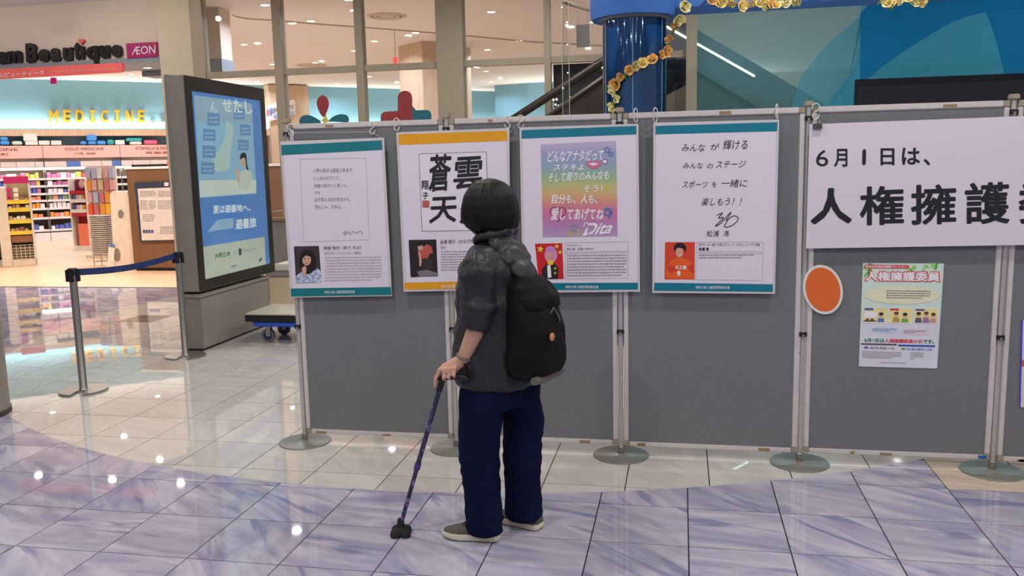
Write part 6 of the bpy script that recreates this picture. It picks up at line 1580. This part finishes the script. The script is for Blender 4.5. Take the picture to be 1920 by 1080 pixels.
# ------------------------------------------------------------------ backpack
m_bag = mat('backpack_black', (11, 11, 12), 0.75, var=0.25, vs=12, bump=0.8, bs=13, bd=0.012, spec=0.25); m_bagg = mat('backpack_grey', (104, 98, 92), 0.6); m_badge = mat('badge_orange', (206, 132, 84), 0.4)
bc = Vector((0.158, -0.085, 0))
bag = thing('backpack', 'black cloth backpack with a small orange badge on the person\'s back', 'backpack', PM @ Vector((bc.x, bc.y, 0.70)))
def bl(z, f, l=0.0): return bc + Vector((0, 0, z)) - FWD * f + LFT * l
parts = [loft([(bl(0.705, 0.0), 0.115, 0.070, 2.6), (bl(0.725, 0.004), 0.138, 0.088, 2.8), (bl(0.80, 0.012), 0.148, 0.104, 2.7), (bl(0.90, 0.012), 0.145, 0.104, 2.6), (bl(0.98, 0.004), 0.135, 0.092, 2.5), (bl(1.05, -0.012), 0.120, 0.070, 2.3), (bl(1.09, -0.024), 0.098, 0.048, 2.2), (bl(1.105, -0.03), 0.06, 0.026, 2)], 32)]
body_b = fused('bag_body', parts, 0.008, m_bag, bag, 5, lambda c: ridged(c, (9, 9, 6), 0.007, 2.0) - 0.003)
flap = [loft([(bl(0.985, 0.02), 0.118, 0.082, 2.4), (bl(1.03, 0.012), 0.128, 0.084, 2.4), (bl(1.075, -0.008), 0.116, 0.070, 2.2), (bl(1.112, -0.02), 0.07, 0.04, 2)], 28)]
fused('top_flap', flap, 0.008, m_bag, bag, 4, lambda c: ridged(c, (12, 12, 12), 0.008, 5.0) - 0.002)
fused('front_pocket', [loft([(bl(0.725, 0.055), 0.108, 0.055, 2.6), (bl(0.76, 0.066), 0.118, 0.060, 2.6), (bl(0.88, 0.062), 0.114, 0.056, 2.5), (bl(0.925, 0.045), 0.098, 0.045, 2.3)], 26)], 0.008, m_bag, bag, 4, lambda c: ridged(c, (9, 9, 8), 0.005, 8.0) - 0.002)
MB().tube([bl(0.712, 0.075, l) for l in (-0.12, -0.06, 0, 0.06, 0.12)], [0.016, 0.022, 0.023, 0.022, 0.016], 12).xf(PM).build('base_strip', m_bagg, bag, smooth=60)
bd = bl(0.885, 0.122, 0.062)
MB().lathe([(0.0005, 0), (0.015, 0.0), (0.0165, 0.003), (0.012, 0.006), (0.0005, 0.007)], 20).xf(PM @ Matrix.Translation(bd + Vector((0.002, -0.006, 0))) @ (Vector((0.80, -0.60, 0.05))).to_track_quat('Z', 'Y').to_matrix().to_4x4()).build('badge', m_badge, bag, smooth=50)
# straps over the shoulders
for s in (1, -1):
    b = 0.105 * s
    pts = [bl(1.06, -0.045, b * 0.75), bl(1.16, -0.085, b * 0.95), bl(1.235, -0.135, b * 1.05), Vector((0.018, -0.006, 1.22)) + FWD * 0.035 + LFT * (b * 0.98), Vector((0.018, -0.006, 1.14)) + FWD * 0.100 + LFT * (b * 0.92), Vector((0.016, -0.006, 1.02)) + FWD * 0.112 + LFT * (b * 0.92)]
    MB().tube([Vector(p) for p in spline([tuple(p) for p in pts], 5)], 0.022, 8, flat=0.32, up=tuple(LFT)).xf(PM).build('shoulder_strap', m_bag, bag, smooth=60)
MB().tube([bl(1.10, -0.02, x) + UP * (0.035 * (1 - (x / 0.04) ** 2)) for x in (-0.04, -0.025, 0, 0.025, 0.04)], 0.006, 8).xf(PM).build('carry_loop', m_bag, bag, smooth=60)
MB().tube([bl(0.955, 0.095, 0.03), bl(0.99, 0.107, 0.01), bl(0.955, 0.112, -0.02), bl(0.93, 0.112, -0.03)], 0.004, 6).xf(PM).build('cord', m_bagg, bag)

# ------------------------------------------------------------------ walking cane
m_cane = None
def cane_mat():
    m = mat('floral_cane', (40, 36, 92), 0.3, coat=0.5); nt = m.node_tree; b = nt.nodes['Principled BSDF']
    tc = nt.nodes.new('ShaderNodeTexCoord'); v = nt.nodes.new('ShaderNodeTexVoronoi'); v.inputs['Scale'].default_value = 75; rp = nt.nodes.new('ShaderNodeValToRGB'); rp.color_ramp.interpolation = 'CONSTANT'
    e = rp.color_ramp.elements; cols = [(0.0, (18, 16, 40)), (0.3, (30, 32, 80)), (0.5, (62, 40, 98)), (0.68, (20, 17, 38)), (0.82, (112, 98, 150)), (0.93, (56, 70, 112))]
    while len(e) < len(cols): e.new(0.5)
    for el, (p, c) in zip(e, cols): el.position = p; el.color = (*[lin(x) for x in c], 1)
    sp = nt.nodes.new('ShaderNodeSeparateXYZ'); nt.links.new(tc.outputs['Object'], v.inputs['Vector']); nt.links.new(v.outputs['Color'], sp.inputs[0]); nt.links.new(sp.outputs[0], rp.inputs[0]); nt.links.new(rp.outputs[0], b.inputs['Base Color'])
    return m
tip, top = Vector((-0.414, -0.018, 0.045)), Vector((-0.205, -0.148, 0.708))
cane = thing('walking_cane', 'folding walking cane with a purple floral shaft under the person\'s hand', 'cane', PM @ Vector((tip.x, tip.y, 0)))
cm = cane_mat()
MB().tube([tip, tip.lerp(top, 0.42)], 0.0092, 16).xf(PM).build('lower_shaft', cm, cane, smooth=50)
MB().tube([tip.lerp(top, 0.42), top], 0.0105, 16).xf(PM).build('upper_shaft', cm, cane, smooth=50)
j = tip.lerp(top, 0.42); dv = (top - tip).normalized()
MB().tube([j - dv * 0.014, j + dv * 0.014], 0.0135, 16).xf(PM).build('joint_collar', mat('collar_violet', (70, 54, 120), 0.4), cane, smooth=50)
hb = Vector((-0.118, -0.150, 0.712))
MB().tube([top + Vector((-0.018, 0.002, 0.006)), top + Vector((0.0, 0, 0.010)), top.lerp(hb, 0.5) + UP * 0.010, hb + UP * 0.004, hb + Vector((0.018, 0, -0.008))], [0.011, 0.014, 0.013, 0.015, 0.010], 14).xf(PM).build('handle', m_blk, cane, smooth=60)
MB().tube([top - dv * 0.05, top + dv * 0.006], 0.0125, 14).xf(PM).build('handle_neck', m_blk, cane, smooth=50)
m_rubf = mat('rubber_foot', (30, 29, 30), 0.75, bump=0.3, bs=120)
MB().tube([tip + Vector((0, 0, 0.028)), tip + Vector((0, 0, 0.0)), Vector((tip.x, tip.y, 0.018))], [0.013, 0.017, 0.026], 16).xf(PM).build('rubber_neck', m_rubf, cane, smooth=60)
for k in range(4):
    a = pi / 4 + k * pi / 2; o = Vector((tip.x, tip.y, 0)) + Vector((cos(a), sin(a), 0)) * 0.030
    MB().lathe([(0.012, 0.0), (0.021, 0.002), (0.023, 0.012), (0.019, 0.026), (0.009, 0.034), (0.001, 0.035)], 16).xf(PM @ Matrix.Translation(o)).build('rubber_pad', m_rubf, cane, smooth=60)
MB().lathe([(0.02, 0.008), (0.034, 0.012), (0.03, 0.03), (0.016, 0.04)], 20).xf(PM @ Matrix.Translation((tip.x, tip.y, 0))).build('rubber_hub', m_rubf, cane, smooth=60)
print('OBJECTS', len(bpy.data.objects))
